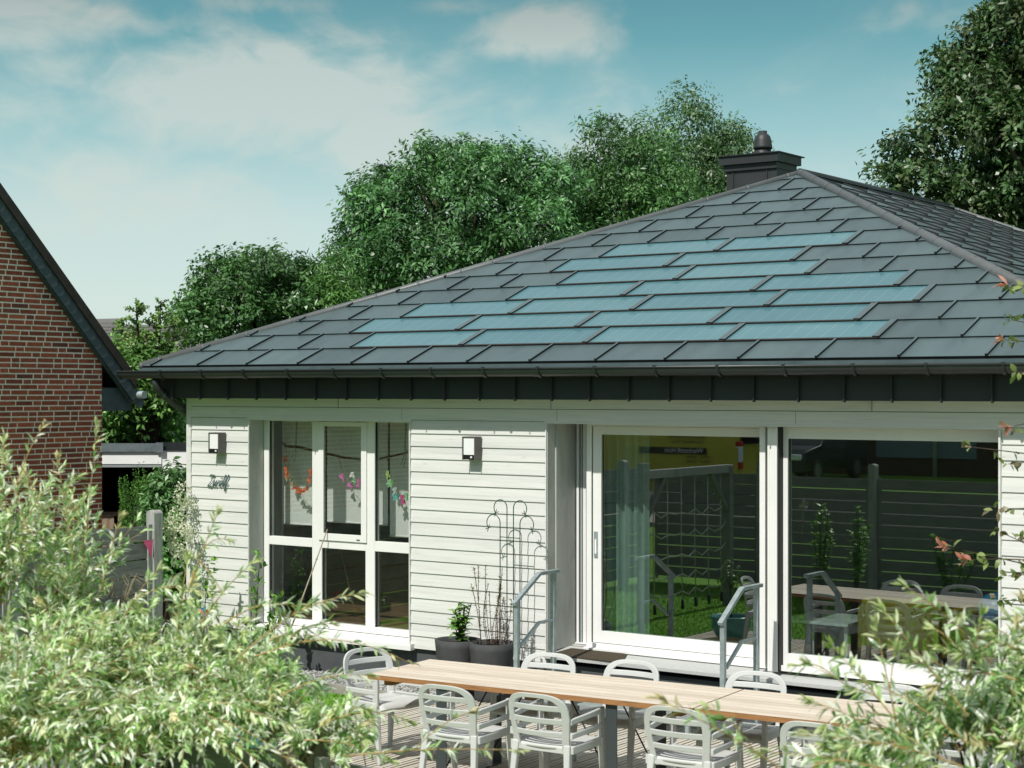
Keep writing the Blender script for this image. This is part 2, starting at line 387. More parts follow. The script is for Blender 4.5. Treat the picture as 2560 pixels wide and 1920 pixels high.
# ------------------------------------------------------------------ mesh helpers
class MB:
    def __init__(s):
        s.v = []; s.f = []; s.m = []; s.c = []; s.smooth = []
    def add(s, vs, fs, mi=0, colr=None, smooth=False):
        o = len(s.v)
        s.v.extend([tuple(p) for p in vs])
        for f in fs:
            s.f.append(tuple(o + i for i in f)); s.m.append(mi); s.smooth.append(smooth)
        s.c.extend([colr or (1, 1, 1)] * len(vs))
        return s
    def box(s, lo, hi, mi=0, colr=None, M=None):
        x0, y0, z0 = lo; x1, y1, z1 = hi
        vs = [Vector(p) for p in ((x0, y0, z0), (x1, y0, z0), (x1, y1, z0), (x0, y1, z0), (x0, y0, z1), (x1, y0, z1), (x1, y1, z1), (x0, y1, z1))]
        if M is not None: vs = [M @ p for p in vs]
        return s.add(vs, [(0, 3, 2, 1), (4, 5, 6, 7), (0, 1, 5, 4), (1, 2, 6, 5), (2, 3, 7, 6), (3, 0, 4, 7)], mi, colr)
    def hexa(s, p, mi=0, colr=None):
        return s.add(p, [(0, 3, 2, 1), (4, 5, 6, 7), (0, 1, 5, 4), (1, 2, 6, 5), (2, 3, 7, 6), (3, 0, 4, 7)], mi, colr)
    def bar(s, a, b, w, h, mi=0, up=(0, 0, 1), w2=None, h2=None):
        a = Vector(a); b = Vector(b); d = (b - a).normalized(); up = Vector(up)
        sx = d.cross(up)
        if sx.length < 1e-5: sx = d.cross(Vector((0, 1, 0)))
        sx.normalize(); sy = sx.cross(d).normalized()
        w2 = w if w2 is None else w2; h2 = h if h2 is None else h2
        p = []
        for c, ww, hh in ((a, w, h), (b, w2, h2)):
            p += [c - sx * ww / 2 - sy * hh / 2, c + sx * ww / 2 - sy * hh / 2, c + sx * ww / 2 + sy * hh / 2, c - sx * ww / 2 + sy * hh / 2]
        return s.hexa(p, mi)
    def tube(s, path, r, n=8, mi=0, caps=True, colr=None, smooth=True):
        path = [Vector(p) for p in path]; k = len(path)
        rad = r if isinstance(r, (list, tuple)) else [r] * k
        vs = []; prev = None
        for i, p in enumerate(path):
            d = (path[min(i + 1, k - 1)] - path[max(i - 1, 0)])
            if d.length < 1e-9: d = Vector((0, 0, 1))
            d.normalize()
            if prev is None:
                u = d.orthogonal().normalized()
            else:
                u = (prev - d * prev.dot(d))
                u = u.normalized() if u.length > 1e-6 else d.orthogonal().normalized()
            prev = u; w = d.cross(u)
            for j in range(n):
                a = 2 * PI * j / n
                vs.append(p + (u * math.cos(a) + w * math.sin(a)) * rad[i])
        fs = [(i * n + j, i * n + (j + 1) % n, (i + 1) * n + (j + 1) % n, (i + 1) * n + j) for i in range(k - 1) for j in range(n)]
        s.add(vs, fs, mi, colr, smooth)
        if caps:
            o = len(s.v) - k * n
            s.f.append(tuple(o + j for j in range(n))[::-1]); s.m.append(mi); s.smooth.append(False)
            s.f.append(tuple(o + (k - 1) * n + j for j in range(n))); s.m.append(mi); s.smooth.append(False)
        return s
    def lathe(s, prof, c=(0, 0, 0), n=28, mi=0, smooth=True):
        cx, cy, cz = c; vs = []
        for r, z in prof:
            for j in range(n):
                a = 2 * PI * j / n; vs.append((cx + r * math.cos(a), cy + r * math.sin(a), cz + z))
        fs = [(i * n + j, i * n + (j + 1) % n, (i + 1) * n + (j + 1) % n, (i + 1) * n + j) for i in range(len(prof) - 1) for j in range(n)]
        return s.add(vs, fs, mi, None, smooth)
    def prism(s, poly, n, t, mi=0, colr=None):
        """polygon of 3D points pushed along vector n by t"""
        n = Vector(n) * t; k = len(poly); a = [Vector(p) for p in poly]
        vs = a + [p + n for p in a]
        fs = [tuple(range(k))[::-1], tuple(range(k, 2 * k))] + [(i, (i + 1) % k, k + (i + 1) % k, k + i) for i in range(k)]
        return s.add(vs, fs, mi, colr)
    def build(s, name, mats, parent=None, colors=False, bevel=0):
        me = bpy.data.meshes.new(name)
        off = Vector((0, 0, 0))
        if parent is not None and parent.get('_w'): off = Vector(parent['_w'])
        me.from_pydata([(x - off.x, y - off.y, z - off.z) for x, y, z in s.v], [], s.f)
        if isinstance(mats, str): mats = [mats]
        for q in mats: me.materials.append(MATS[q])
        me.polygons.foreach_set('material_index', s.m)
        me.polygons.foreach_set('use_smooth', s.smooth)
        if colors:
            at_ = me.color_attributes.new('Col', 'FLOAT_COLOR', 'POINT')
            at_.data.foreach_set('color', [q for c in s.c for q in (c[0], c[1], c[2], 1.0)])
        me.update()
        o = bpy.data.objects.new(name, me); col.objects.link(o)
        if parent is not None: o.parent = parent
        if bevel:
            bm = o.modifiers.new('bevel', 'BEVEL'); bm.width = bevel; bm.segments = 2; bm.limit_method = 'ANGLE'; bm.angle_limit = R(50)
        return o

def tag(o, label=None, cat=None, group=None, kind=None):
    if label: o['label'] = label
    if cat: o['category'] = cat
    if group: o['group'] = group
    if kind: o['kind'] = kind
    return o
ROOTS = []
def thing(name, loc, label, cat, group=None, rotz=0, world=True):
    """Empty at the base of a thing; with world=True its parts are given in world coordinates"""
    o = bpy.data.objects.new(name, None); o.empty_display_size = .2
    col.objects.link(o); o.location = loc; o.rotation_euler = (0, 0, rotz)
    if world: o['_w'] = tuple(loc)
    ROOTS.append(o)
    return tag(o, label, cat, group)
def structure(o): return tag(o, kind='structure')
def clone(root, loc, rotz, label, group=None):
    r = root.copy(); col.objects.link(r); r.location = loc; r.rotation_euler = (0, 0, rotz); r['label'] = label
    if group: r['group'] = group
    for ch in list(root.children):
        c = ch.copy(); col.objects.link(c); c.parent = r
        for g in list(ch.children):
            d = g.copy(); col.objects.link(d); d.parent = c
    return r

def clip(poly, planes):
    """clip a 2D polygon by half planes a*x+b*y<=c"""
    for a, b, c in planes:
        out = []
        for i in range(len(poly)):
            p, q = poly[i], poly[(i + 1) % len(poly)]
            dp = a * p[0] + b * p[1] - c; dq = a * q[0] + b * q[1] - c
            if dp <= 1e-9: out.append(p)
            if (dp < -1e-9 and dq > 1e-9) or (dp > 1e-9 and dq < -1e-9):
                t = dp / (dp - dq); out.append((p[0] + (q[0] - p[0]) * t, p[1] + (q[1] - p[1]) * t))
        poly = out
        if len(poly) < 3: return []
    return poly

# ------------------------------------------------------------------ the setting
def build_ground():
    m = MB()
    xs = [-400, -150, -60, -25, -10, 0, 5, 10, 15, 20, 30, 60, 150, 400]
    ys = [-400, -150, -60, -24, -13, -11.6, -9.8, -9.2, -5, 0, 8, 20, 40, 80, 160, 400]
    def h(x, y):
        if y <= -11.6: return .42
        if y <= -9.8: return -.08 + (-9.8 - y) / 1.8 * .5
        return -.10
    vs = [(x, y, h(x, y)) for y in ys for x in xs]; k = len(xs)
    fs = [(j * k + i, j * k + i + 1, (j + 1) * k + i + 1, (j + 1) * k + i) for j in range(len(ys) - 1) for i in range(k - 1)]
    m.add(vs, fs)
    structure(m.build('ground', 'lawn'))
    m = MB(); m.box((-120, -23, .3), (120, -14.6, .426)); structure(m.build('road', 'asphalt'))
    m = MB(); m.box((-120, -14.6, .3), (120, -14.45, .53)); m.box((-120, -14.45, .3), (120, -12.6, .50)); structure(m.build('pavement', 'concrete'))
    # paved yard behind the fence, towards the garage
    m = MB(); m.box((-9, -1, -.2), (-.4, 9, -.085)); structure(m.build('yard', 'concrete'))
    # timber deck: narrow boards running away from the house
    m = MB(); rnd = random.Random(5)
    x = 3.98
    while x < 12.6:
        m.box((x, -4.32 + rnd.uniform(-.006, .006), -.028), (x + .036, -.62, rnd.uniform(-.002, .002))); x += .051
    d = m.build('deck', ['deck_wood']); structure(d)
    m = MB(); m.box((4.0, -4.28, -.12), (12.6, -.62, -.06), 0); m.box((3.94, -4.36, -.095), (3.975, -.60, -.004)); m.box((3.94, -4.365, -.095), (12.6, -4.33, -.004))
    structure(m.build('deck_frame', 'brown_strip'))
    # gravel strip with loose stones along the plinth
    m = MB(); m.box((.15, -.60, -.14), (12.6, 0.0, -.045))
    structure(m.build('gravel_bed', 'gravel'))
    m = MB(); m.box((.12, -.68, -.15), (3.93, -.61, -.02)); structure(m.build('kerb', 'concrete'))
    rnd = random.Random(8); m = MB()
    for i in range(2600):
        x = rnd.uniform(.2, 3.9); y = rnd.uniform(-.59, -.04); r = rnd.uniform(.008, .02)
        z = -.045 + r * .4
        p = [(x + r * rnd.uniform(.7, 1.2), y, z), (x, y + r * rnd.uniform(.7, 1.2), z), (x - r, y, z), (x, y - r, z), (x, y, z + r * rnd.uniform(.5, .9)), (x, y, z - r * .7)]
        g = rnd.uniform(.16, .55)
        m.add(p, [(0, 1, 4), (1, 2, 4), (2, 3, 4), (3, 0, 4), (1, 0, 5), (2, 1, 5), (3, 2, 5), (0, 3, 5)], 0, (g, g, g * .97))
    o = m.build('gravel', 'brick', None, colors=True); tag(o, 'loose grey gravel along the house wall', 'gravel', kind='stuff')
build_ground()

def blades(name, region, n, hmin, hmax, seed, cols):
    g = np.random.default_rng(seed)
    x0, x1, y0, y1 = region
    x = g.uniform(x0, x1, n); y = g.uniform(y0, y1, n); h = g.uniform(hmin, hmax, n); a = g.uniform(0, 2 * PI, n)
    w = .006 + .004 * g.random(n); lx = g.normal(0, .35, n) * h; ly = g.normal(0, .35, n) * h
    v = np.empty((n, 3, 3)); z0 = -.10
    v[:, 0] = np.stack([x - np.cos(a) * w, y - np.sin(a) * w, np.full(n, z0)], 1)
    v[:, 1] = np.stack([x + np.cos(a) * w, y + np.sin(a) * w, np.full(n, z0)], 1)
    v[:, 2] = np.stack([x + lx, y + ly, z0 + h], 1)
    c = np.array(cols)[g.integers(0, len(cols), n)] * g.uniform(.7, 1.25, (n, 1))
    return np_mesh(name, v.reshape(-1, 3), np.arange(n * 3).reshape(-1, 3), np.repeat(c, 3, 0), 'leaf')

def np_mesh(name, v, faces, colr, matname, parent=None):
    """fast mesh from numpy arrays; faces is (n,k)"""
    off = np.array(parent['_w']) if (parent is not None and parent.get('_w')) else np.zeros(3)
    v = (np.asarray(v) - off).astype(np.float32)
    faces = np.asarray(faces, dtype=np.int32); n, k = faces.shape
    me = bpy.data.meshes.new(name)
    me.vertices.add(len(v)); me.vertices.foreach_set('co', v.ravel())
    me.loops.add(n * k); me.loops.foreach_set('vertex_index', faces.ravel())
    me.polygons.add(n); me.polygons.foreach_set('loop_start', np.arange(n, dtype=np.int32) * k)
    me.update(calc_edges=True)
    c4 = np.ones((len(v), 4), dtype=np.float32); c4[:, :3] = colr
    at_ = me.color_attributes.new('Col', 'FLOAT_COLOR', 'POINT'); at_.data.foreach_set('color', c4.ravel())
    me.materials.append(MATS[matname])
    me.validate()
    o = bpy.data.objects.new(name, me); col.objects.link(o)
    if parent is not None: o.parent = parent
    return o
lawn = blades('grass', (.3, 12.5, -9.0, -.7), 90000, .015, .032, 3, [(.15, .34, .04), (.20, .42, .055), (.12, .28, .035), (.27, .38, .10)])
tag(lawn, 'short green lawn grass round the deck', 'grass', kind='stuff')

# ------------------------------------------------------------------ the white house
HX = 10.033           # width of the front
ALPHA = math.atan((5.4856 - 3.14) / 5.3766)
CA, SA = math.cos(ALPHA), math.sin(ALPHA)
house = thing('white_house', (0, 0, 0), 'white timber-clad bungalow with dark hipped roof and solar roof tiles', 'house')

def siding(m, x0, x1, zb=.306, zt=2.588, pitch=.1265):
    """overlapping boards: each leans out at its lower edge"""
    z = 2.457
    rows = [(2.457, 2.588)]
    while z > zb + .02:
        rows.append((max(z - pitch, zb), z)); z -= pitch
    for zl, zu in rows:
        m.hexa([(x0, -.0165, zl), (x1, -.0165, zl), (x1, .01, zl), (x0, .01, zl), (x0, -.004, zu), (x1, -.004, zu), (x1, .01, zu), (x0, .01, zu)], 0)
        m.box((x0, -.0035, zu - .006), (x1, .0095, zu + .004), 1)

m = MB()
siding(m, .046, .916); siding(m, 3.152, 4.802); siding(m, 9.205, HX)
# two wide boards under the eaves, over the whole front
m.box((.046, -.024, 2.592), (HX, .01, 2.706)); m.box((.046, -.020, 2.711), (HX, .01, 2.83))
for xj, zj0, zj1 in ((3.05, 2.594, 2.705), (4.93, 2.594, 2.705), (4.86, 2.712, 2.80), (2.2, 2.712, 2.80), (7.4, 2.594, 2.705), (8.1, 2.712, 2.80)): m.box((xj, -.0248, zj0), (xj + .0025, -.0195, zj1), 1)
m.box((.046, -.010, 2.7055), (HX, .009, 2.7115), 1)
m.box((.90, -.022, 2.570), (3.17, .012, 2.5915)); m.box((4.79, -.022, 2.572), (9.22, .012, 2.5915))      # drip trims
# solid wall behind the boards
for x0, x1 in ((0.002, .916), (3.152, 4.802), (9.205, HX - .002)): m.box((x0, .0105, .30), (x1, .34, 2.83), 0)
m.box((4.3005, .3405, .43), (4.802, .53, 2.61), 0)
m.box((.917, .0105, 2.60), (3.151, .34, 2.83)); m.box((4.803, .0105, 2.60), (9.204, .34, 2.83)); m.box((.917, .0105, .305), (3.151, .2, .3165))
m.build('wall', ['white_timber', 'rubber_black'], house)
for nm, lo, hi in (('wall', (0, .341, .30), (.25, 14.66, 2.83)), ('wall', (HX - .25, .341, .30), (HX, 14.66, 2.83)), ('wall', (.251, 14.4, .30), (HX - .251, 14.65, 2.83))):
    m = MB(); m.box(lo, hi); m.build(nm, 'white_timber', house)
m = MB(); m.box((-.024, -.026, .28), (.0455, .10, 2.83)); m.build('corner_board', 'white_timber', house)
# reveals of window and door
for lo, hi, mt in (((.9165, -.012, .36), (.9265, .21, 2.569), 'reveal_grey'), ((3.141, -.012, .36), (3.1515, .21, 2.569), 'reveal_grey'), ((.92, -.03, .33), (.932, -.0125, 2.569), 'white_timber'), ((3.145, -.03, .30), (3.157, -.0125, 2.57), 'white_timber'),
                   ((4.8025, -.012, .42), (4.818, .115, 2.571), 'reveal_grey'), ((4.8025, .1155, .42), (4.83, .20, 2.571), 'reveal_grey'), ((4.8025, .2005, .42), (4.822, .535, 2.571), 'reveal_grey'), ((4.80, -.03, .31), (4.812, -.0125, 2.5715), 'white_timber'), ((9.19, -.012, .42), (9.2045, .33, 2.571), 'reveal_grey'), ((9.183, -.03, .31), (9.2, -.0125, 2.5715), 'white_timber')):
    m = MB(); m.box(lo, hi); m.build('reveal', mt, house)
m = MB(); m.box((.03, .03, -.2), (HX - .03, 14.6, .2995)); m.box((3.4, .012, -.2), (HX - .04, .0295, .14)); m.build('plinth', 'plinth', house)

# window: three lights over three
def fr(m, x0, x1, z0, z1, y0, y1, w, mi=0, wb=None, wt=None):
    wb = w if wb is None else wb; wt = w if wt is None else wt
    m.box((x0, y0, z0), (x0 + w, y1, z1), mi); m.box((x1 - w, y0, z0), (x1, y1, z1), mi)
    m.box((x0 + w, y0, z0), (x1 - w, y1, z0 + wb), mi); m.box((x0 + w, y0, z1 - wt), (x1 - w, y1, z1), mi)
win = MB()
WX = [(1.010, 1.628), (1.790, 2.350), (2.507, 3.095)]
fr(win, .9335, 3.138, .365, 2.568, .205, .285, .072, 0, .07, .012)
for x0, x1 in ((1.633, 1.770), (2.375, 2.500)): win.box((x0, .207, .436), (x1, .283, 2.555))
win.box((1.006, .2075, 1.217), (1.6325, .2825, 1.308)); win.box((1.7705, .2075, 1.217), (2.3745, .2825, 1.300)); win.box((2.5005, .2075, 1.220), (3.065, .2825, 1.325))
wo = win.build('window', 'window_white', house, bevel=.004)
m = MB(); fr(m, 1.735, 2.40, 1.302, 2.553, .19, .2045, .072, 0, .075, .045); m.build('sash', 'window_white', wo, bevel=.003)
m = MB(); m.box((2.27, .182, 1.325), (2.315, .1895, 1.333)); m.build('drain_cap', 'lettering', wo)
m = MB()
for x0, x1, z0, z1 in ((1.006, 1.016, .437, 1.216), (1.7705, 1.782, .437, 1.216), (2.5005, 2.512, .437, 1.219), (1.006, 1.016, 1.309, 2.555), (2.5005, 2.512, 1.326, 2.555), (1.8075, 1.818, 1.378, 2.507)): m = MB(); m.box((x0, .221, z0), (x1, .2405, z1)); m.build('gasket', 'rubber_black', wo)
for x0, x1, z0, z1 in ((1.006, 1.633, .436, 1.217), (1.7705, 2.3745, .436, 1.217), (2.5005, 3.065, .436, 1.220), (1.006, 1.633, 1.308, 2.555), (1.807, 2.328, 1.377, 2.508), (2.5005, 3.065, 1.325, 2.555)):
    m = MB(); y = .242 if x0 != 1.807 else .2055
    m.add([(x0, y, z0), (x1, y, z0), (x1, y, z1), (x0, y, z1)], [(0, 1, 2, 3)]); m.build('pane', 'window_glass', wo)
m = MB(); m.hexa([(.86, -.075, .318), (3.195, -.075, .318), (3.195, .20, .345), (.86, .20, .345), (.86, -.075, .330), (3.195, -.075, .330), (3.195, .20, .362), (.86, .20, .362)])
m.box((.86, -.0785, .288), (3.195, -.0755, .331)); m.box((3.1955, -.078, .288), (3.205, .0, .352)); m.build('window_sill', 'window_white', wo)

# sliding door, left leaf set back, fixed right light further forward
door = MB()
door.box((5.045, .31, .432), (5.100, .40, 2.568))
for x0, x1, mi in ((4.836, 4.862, 0), (4.8625, 4.880, 1), (4.8805, 4.903, 3), (4.9035, 4.910, 1), (4.9105, 4.945, 0), (4.9455, 4.950, 1), (4.9505, 5.10, 0)): door.box((x0, .455 if mi != 1 else .48, .440), (x1, .53, 2.568), mi)
door.box((5.1005, .305, 2.549), (7.0, .40, 2.5675)); door.box((5.1005, .30, .433), (6.96, .40, .487))
door.box((5.05, .24, .424), (7.0, .2995, .446)); door.box((4.836, .43, .440), (5.05, .4545, .452)); 
# middle posts with the dark brush gap between them
door.box((6.985, .115, .462), (7.040, .30, 2.568)); door.box((7.041, .16, .450), (7.088, .30, 2.568), 2); door.box((7.089, .062, .436), (7.180, .30, 2.569)); door.box((7.181, .08, .44), (7.192, .30, 2.568), 1)
for k in range(3): door.box((7.105 + .024 * k, .0585, .440), (7.113 + .024 * k, .0615, 2.565))
do = door.build('sliding_door', ['window_white', 'rubber_black', 'brown_strip', 'zinc_end'], house, bevel=.003)
m = MB(); fr(m, 5.111, 6.980, .492, 2.546, .322, .395, .092, 0, .112, .078); m.box((5.1005, .325, .4875), (6.98, .39, .4915), 1); m.box((5.101, .326, .492), (5.1105, .385, 2.546), 1)
s1 = m.build('sash', ['window_white', 'rubber_black'], do, bevel=.004)
m = MB(); m.box((5.203, .3435, .604), (5.216, .3635, 2.468)); m.build('gasket', 'rubber_black', do)
m = MB(); m.add([(5.2, .345 - .0, .6), (6.89, .345, .6), (6.89, .345, 2.47), (5.2, .345, 2.47)], [(0, 1, 2, 3)])
m.build('pane', 'door_glass', do)
m = MB(); m.box((5.128, .312, 1.30), (5.168, .3215, 1.545)); m.box((5.139, .308, 1.335), (5.157, .3118, 1.47), 1); m.build('handle', ['galvanised', 'white_panel'], do)
m = MB(); fr(m, 7.193, 9.25, .488, 2.568, .155, .24, .045, 0, .104, .102); m.box((7.19, .12, .438), (9.19, .2, .4875)); m.build('sash', 'window_white', do, bevel=.004)
m = MB(); m.box((7.239, .1715, .593), (7.252, .1845, 2.465)); m.build('gasket', 'rubber_black', do)
m = MB(); m.add([(7.236, .186, .59), (9.22, .186, .59), (9.22, .186, 2.468), (7.236, .186, 2.468)], [(0, 1, 2, 3)]); m.build('pane', 'door_glass', do)
# stone step in front of the doors
m = MB(); m.hexa([(4.80, -.05, .355), (9.22, -.05, .355), (9.22, .53, .405), (4.80, .53, .405), (4.80, -.05, .385), (9.22, -.05, .385), (9.22, .53, .443), (4.80, .53, .443)])
m.build('doorstep', 'stone_sill', house)

# fascia with standing seams, soffit
m = MB(); m.box((-.255, -.255, 2.80), (HX + .255, -.235, 3.06)); m.box((-.255, -.2345, 2.80), (-.235, 14.9, 3.06)); m.box((HX + .235, -.2345, 2.80), (HX + .255, 14.9, 3.06)); m.box((-.2345, 14.88, 2.80), (HX + .2345, 14.9, 3.06))
x = .02
while x < HX + .2:
    m.box((x, -.290, 2.787), (x + .012, -.2555, 3.06), 0); x += .418
fa = m.build('fascia', ['fascia_metal', 'seam_dark'], house)
m = MB(); m.box((-.2345, -.2345, 2.832), (HX + .2345, 14.87, 2.85)); m.build('soffit', 'white_timber', house)

# gutter: half round shell with bead and brackets
m = MB(); GY, GZ, GR = -.425, 3.085, .072; n = 12; vs = []; fs = []
def gut(x, r): return [(x, GY + r * math.cos(PI + PI * j / n), GZ + r * math.sin(PI + PI * j / n)) for j in range(n + 1)]
for x in (-.62, 10.75): vs += gut(x, GR)
for x in (-.62, 10.75): vs += gut(x, GR - .004)
q = n + 1
for j in range(n):
    fs.append((j, j + 1, q + j + 1, q + j)); fs.append((2 * q + j, 3 * q + j, 3 * q + j + 1, 2 * q + j + 1))
m.add(vs, fs, 0, None, True)
m.tube([(-.63, GY - GR, GZ + .006), (10.75, GY - GR, GZ + .006)], .011, 8)
m.add(gut(-.622, GR + .006), [tuple(range(n + 1))]); m.add(gut(-.600, GR + .004) + gut(-.585, GR + .004), [(j, j + 1, q + j + 1, q + j) for j in range(n)])
for xj in (4.95, 8.9): m.add(gut(xj, GR + .003) + gut(xj + .09, GR + .003), [(j, j + 1, q + j + 1, q + j) for j in range(n)])
g_ = m.build('gutter', 'gutter_metal', house)
x = .045
while x < 10.6:
    m = MB(); a = gut(x, GR + .006); b2 = gut(x + .028, GR + .006); a2 = gut(x, GR + .011); b3 = gut(x + .028, GR + .011)
    m.add(a2 + b3, [(j, j + 1, q + j + 1, q + j) for j in range(n)]); m.add(a + a2, [(j, q + j, q + j + 1, j + 1) for j in range(n)]); m.add(b2 + b3, [(j, j + 1, q + j + 1, q + j) for j in range(n)])
    m.box((x, GY - GR - .016, GZ - .002), (x + .028, GY - GR + .016, GZ + .021)); m.box((x + .009, GY - GR - .020, GZ - .03), (x + .019, GY - GR - .008, GZ - .02))
    m.build('bracket', 'gutter_metal', g_); x += .622
m = MB(); m.tube([(-.12, -.40, 3.01), (-.12, -.36, 2.90), (-.10, -.2, 2.78), (-.075, .02, 2.66), (-.07, .10, 2.58), (-.07, .12, 2.45), (-.07, .12, .0)], .046, 14)
m.tube([(-.113, -.30, 2.853), (-.108, -.26, 2.823)], .05, 14); m.tube([(-.082, -.04, 2.696), (-.078, .0, 2.672)], .05, 14); m.build('downpipe', 'gutter_metal', house)

# roof planes
RISE = 2.268; RX0, RX1, RFR = -.42, 10.52, 5.19
AX = 5.08; EZ = 3.14; RUN = 5.3766; SMAX = RUN / CA; PIT = SMAX / 14; JW = .725; JO, JD = .51, .3825
def roof_plane(O, U, Wd, Lx, mb, run, kl, kr, skip=None, jo=JO):
    """tiles on one slope. O eave start, U along the eave, Wd horizontal direction up the slope; kl, kr hip offsets per metre of run"""
    O = Vector(O); U = Vector(U); Wd = Vector(Wd)
    al = math.atan2(RISE, run); CA, SA = math.cos(al), math.sin(al); SMAX = run / CA
    up = Wd * CA + Vector((0, 0, SA)); nrm = (-Wd * SA + Vector((0, 0, CA)))
    P = lambda p, h: O + U * p[0] + up * p[1] + nrm * h
    hip = [(-1, CA * kl, 0.0), (1, CA * kr, Lx), (0, 1, SMAX)]
    for r in range(14):
        s0, s1 = r * PIT, (r + 1) * PIT
        k0 = -20
        for k in range(k0, 40):
            u0 = jo + JD * r + JW * k
            u1 = u0 + JW
            if u1 < 0 or u0 > Lx: continue
            if skip and skip(r, (u0 + u1) / 2): continue
            poly = clip([(u0, s0), (u1, s0), (u1, s1), (u0, s1)], hip)
            if not poly: continue
            hh = lambda s: .021 - .014 * (s - s0) / PIT
            tn = RT.uniform(.86, 1.10); mb.add([P(p, hh(p[1])) for p in poly], [tuple(range(len(poly)))], 0, (tn, tn, tn))
            low = sorted([p for p in poly if abs(p[1] - s0) < 1e-6])
            if len(low) >= 2:
                a, b = low[0], low[-1]
                mb.add([P(a, .021), P(b, .021), P(b, .0165), P(a, .0165)], [(0, 3, 2, 1)], 0)
                mb.add([P((a[0], s0 + .004), .0165), P((b[0], s0 + .004), .0165), P((b[0], s0 + .004), -.002), P((a[0], s0 + .004), -.002)], [(0, 3, 2, 1)], 1)  # shadow gap under the tile lip, painted near-black
            seam(mb, P, u0, s0, s1, hip)
def seam(mb, P, u, s0, s1, hip, w=.011, h=.02, mi=0):
    poly = clip([(u - w, s0 - .006), (u + w, s0 - .006), (u + w, s1), (u - w, s1)], hip)
    if len(poly) < 3: return
    k = len(poly); hh = lambda s: .021 - .014 * (s - s0) / PIT
    top = [P(p, hh(p[1]) + h) for p in poly]; bot = [P(p, hh(p[1]) - .002) for p in poly]
    mb.add(top, [tuple(range(k))], mi)
    mb.add(top + bot, [(i, k + i, k + (i + 1) % k, (i + 1) % k) for i in range(k)], 1)  # seam sides painted near-black for their shade
RT = random.Random(77)
SOLAR = {1: (2.35, 4), 2: (2.01, 4), 3: (2.39, 4), 4: (3.48, 3), 5: (3.86, 2), 6: (3.51, 2), 7: (3.89, 2)}
# snap the solar runs to the joint grid
SOL = {}
for r, (x0, n) in SOLAR.items():
    u = x0 + .36; k = round((u - JO - JD * r) / JW); SOL[r] = (JO + JD * r + JW * k, n)
# joints were surveyed in house X; the eave parameter runs from the hip corner
JOU = JO - RX0
for r, (x0, n) in SOLAR.items():
    u = x0 - RX0; k = round((u - JOU - JD * r) / JW); SOL[r] = (JOU + JD * r + JW * k, n)
def is_solar(r, u):
    return r in SOL and SOL[r][0] - .01 < u < SOL[r][0] + SOL[r][1] * 2 * JW + .01
LF = RX1 - RX0; LS = 9.4 + RFR + .36; RL, RR = AX - RX0, RX1 - AX
E0 = Vector((RX0, -.36, EZ))
mb = MB()
roof_plane(E0, (1, 0, 0), (0, 1, 0), LF, mb, RFR, RL / RFR, RR / RFR, is_solar, jo=JOU)
roof_plane((RX1, -.36, EZ), (0, 1, 0), (-1, 0, 0), LS, mb, RR, RFR / RR, RFR / RR, jo=JOU + .2)
roof_plane((RX0, -.36 + LS, EZ), (0, -1, 0), (1, 0, 0), LS, mb, RL, RFR / RL, RFR / RL, jo=JOU)
roof_plane((RX1, -.36 + LS, EZ), (-1, 0, 0), (0, -1, 0), LF, mb, RFR, RR / RFR, RL / RFR, jo=JOU)
# underlay just below the tiles so that nothing shows through
A1 = Vector((AX, -.36 + RFR, EZ + RISE)); A2 = Vector((AX, -.36 + LS - RFR, A1.z))
C = [Vector((RX0, -.36, EZ)), Vector((RX1, -.36, EZ)), Vector((RX1, -.36 + LS, EZ)), Vector((RX0, -.36 + LS, EZ))]
dz = Vector((0, 0, -.006)); dd = Vector((0, 0, -.03))
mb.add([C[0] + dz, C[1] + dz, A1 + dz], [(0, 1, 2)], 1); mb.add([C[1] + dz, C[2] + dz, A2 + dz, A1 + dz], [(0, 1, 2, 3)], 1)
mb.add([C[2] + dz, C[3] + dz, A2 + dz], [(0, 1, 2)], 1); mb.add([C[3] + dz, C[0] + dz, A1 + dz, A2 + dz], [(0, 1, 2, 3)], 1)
for a, b in ((0, 1), (1, 2), (2, 3), (3, 0)): mb.add([C[a] + dz, C[b] + dz, C[b] + dd * 3, C[a] + dd * 3], [(0, 3, 2, 1)], 0)
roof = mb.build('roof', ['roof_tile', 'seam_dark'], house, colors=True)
Pf = lambda p, h: E0 + Vector((1, 0, 0)) * p[0] + Vector((0, CA, SA)) * p[1] + Vector((0, -SA, CA)) * h
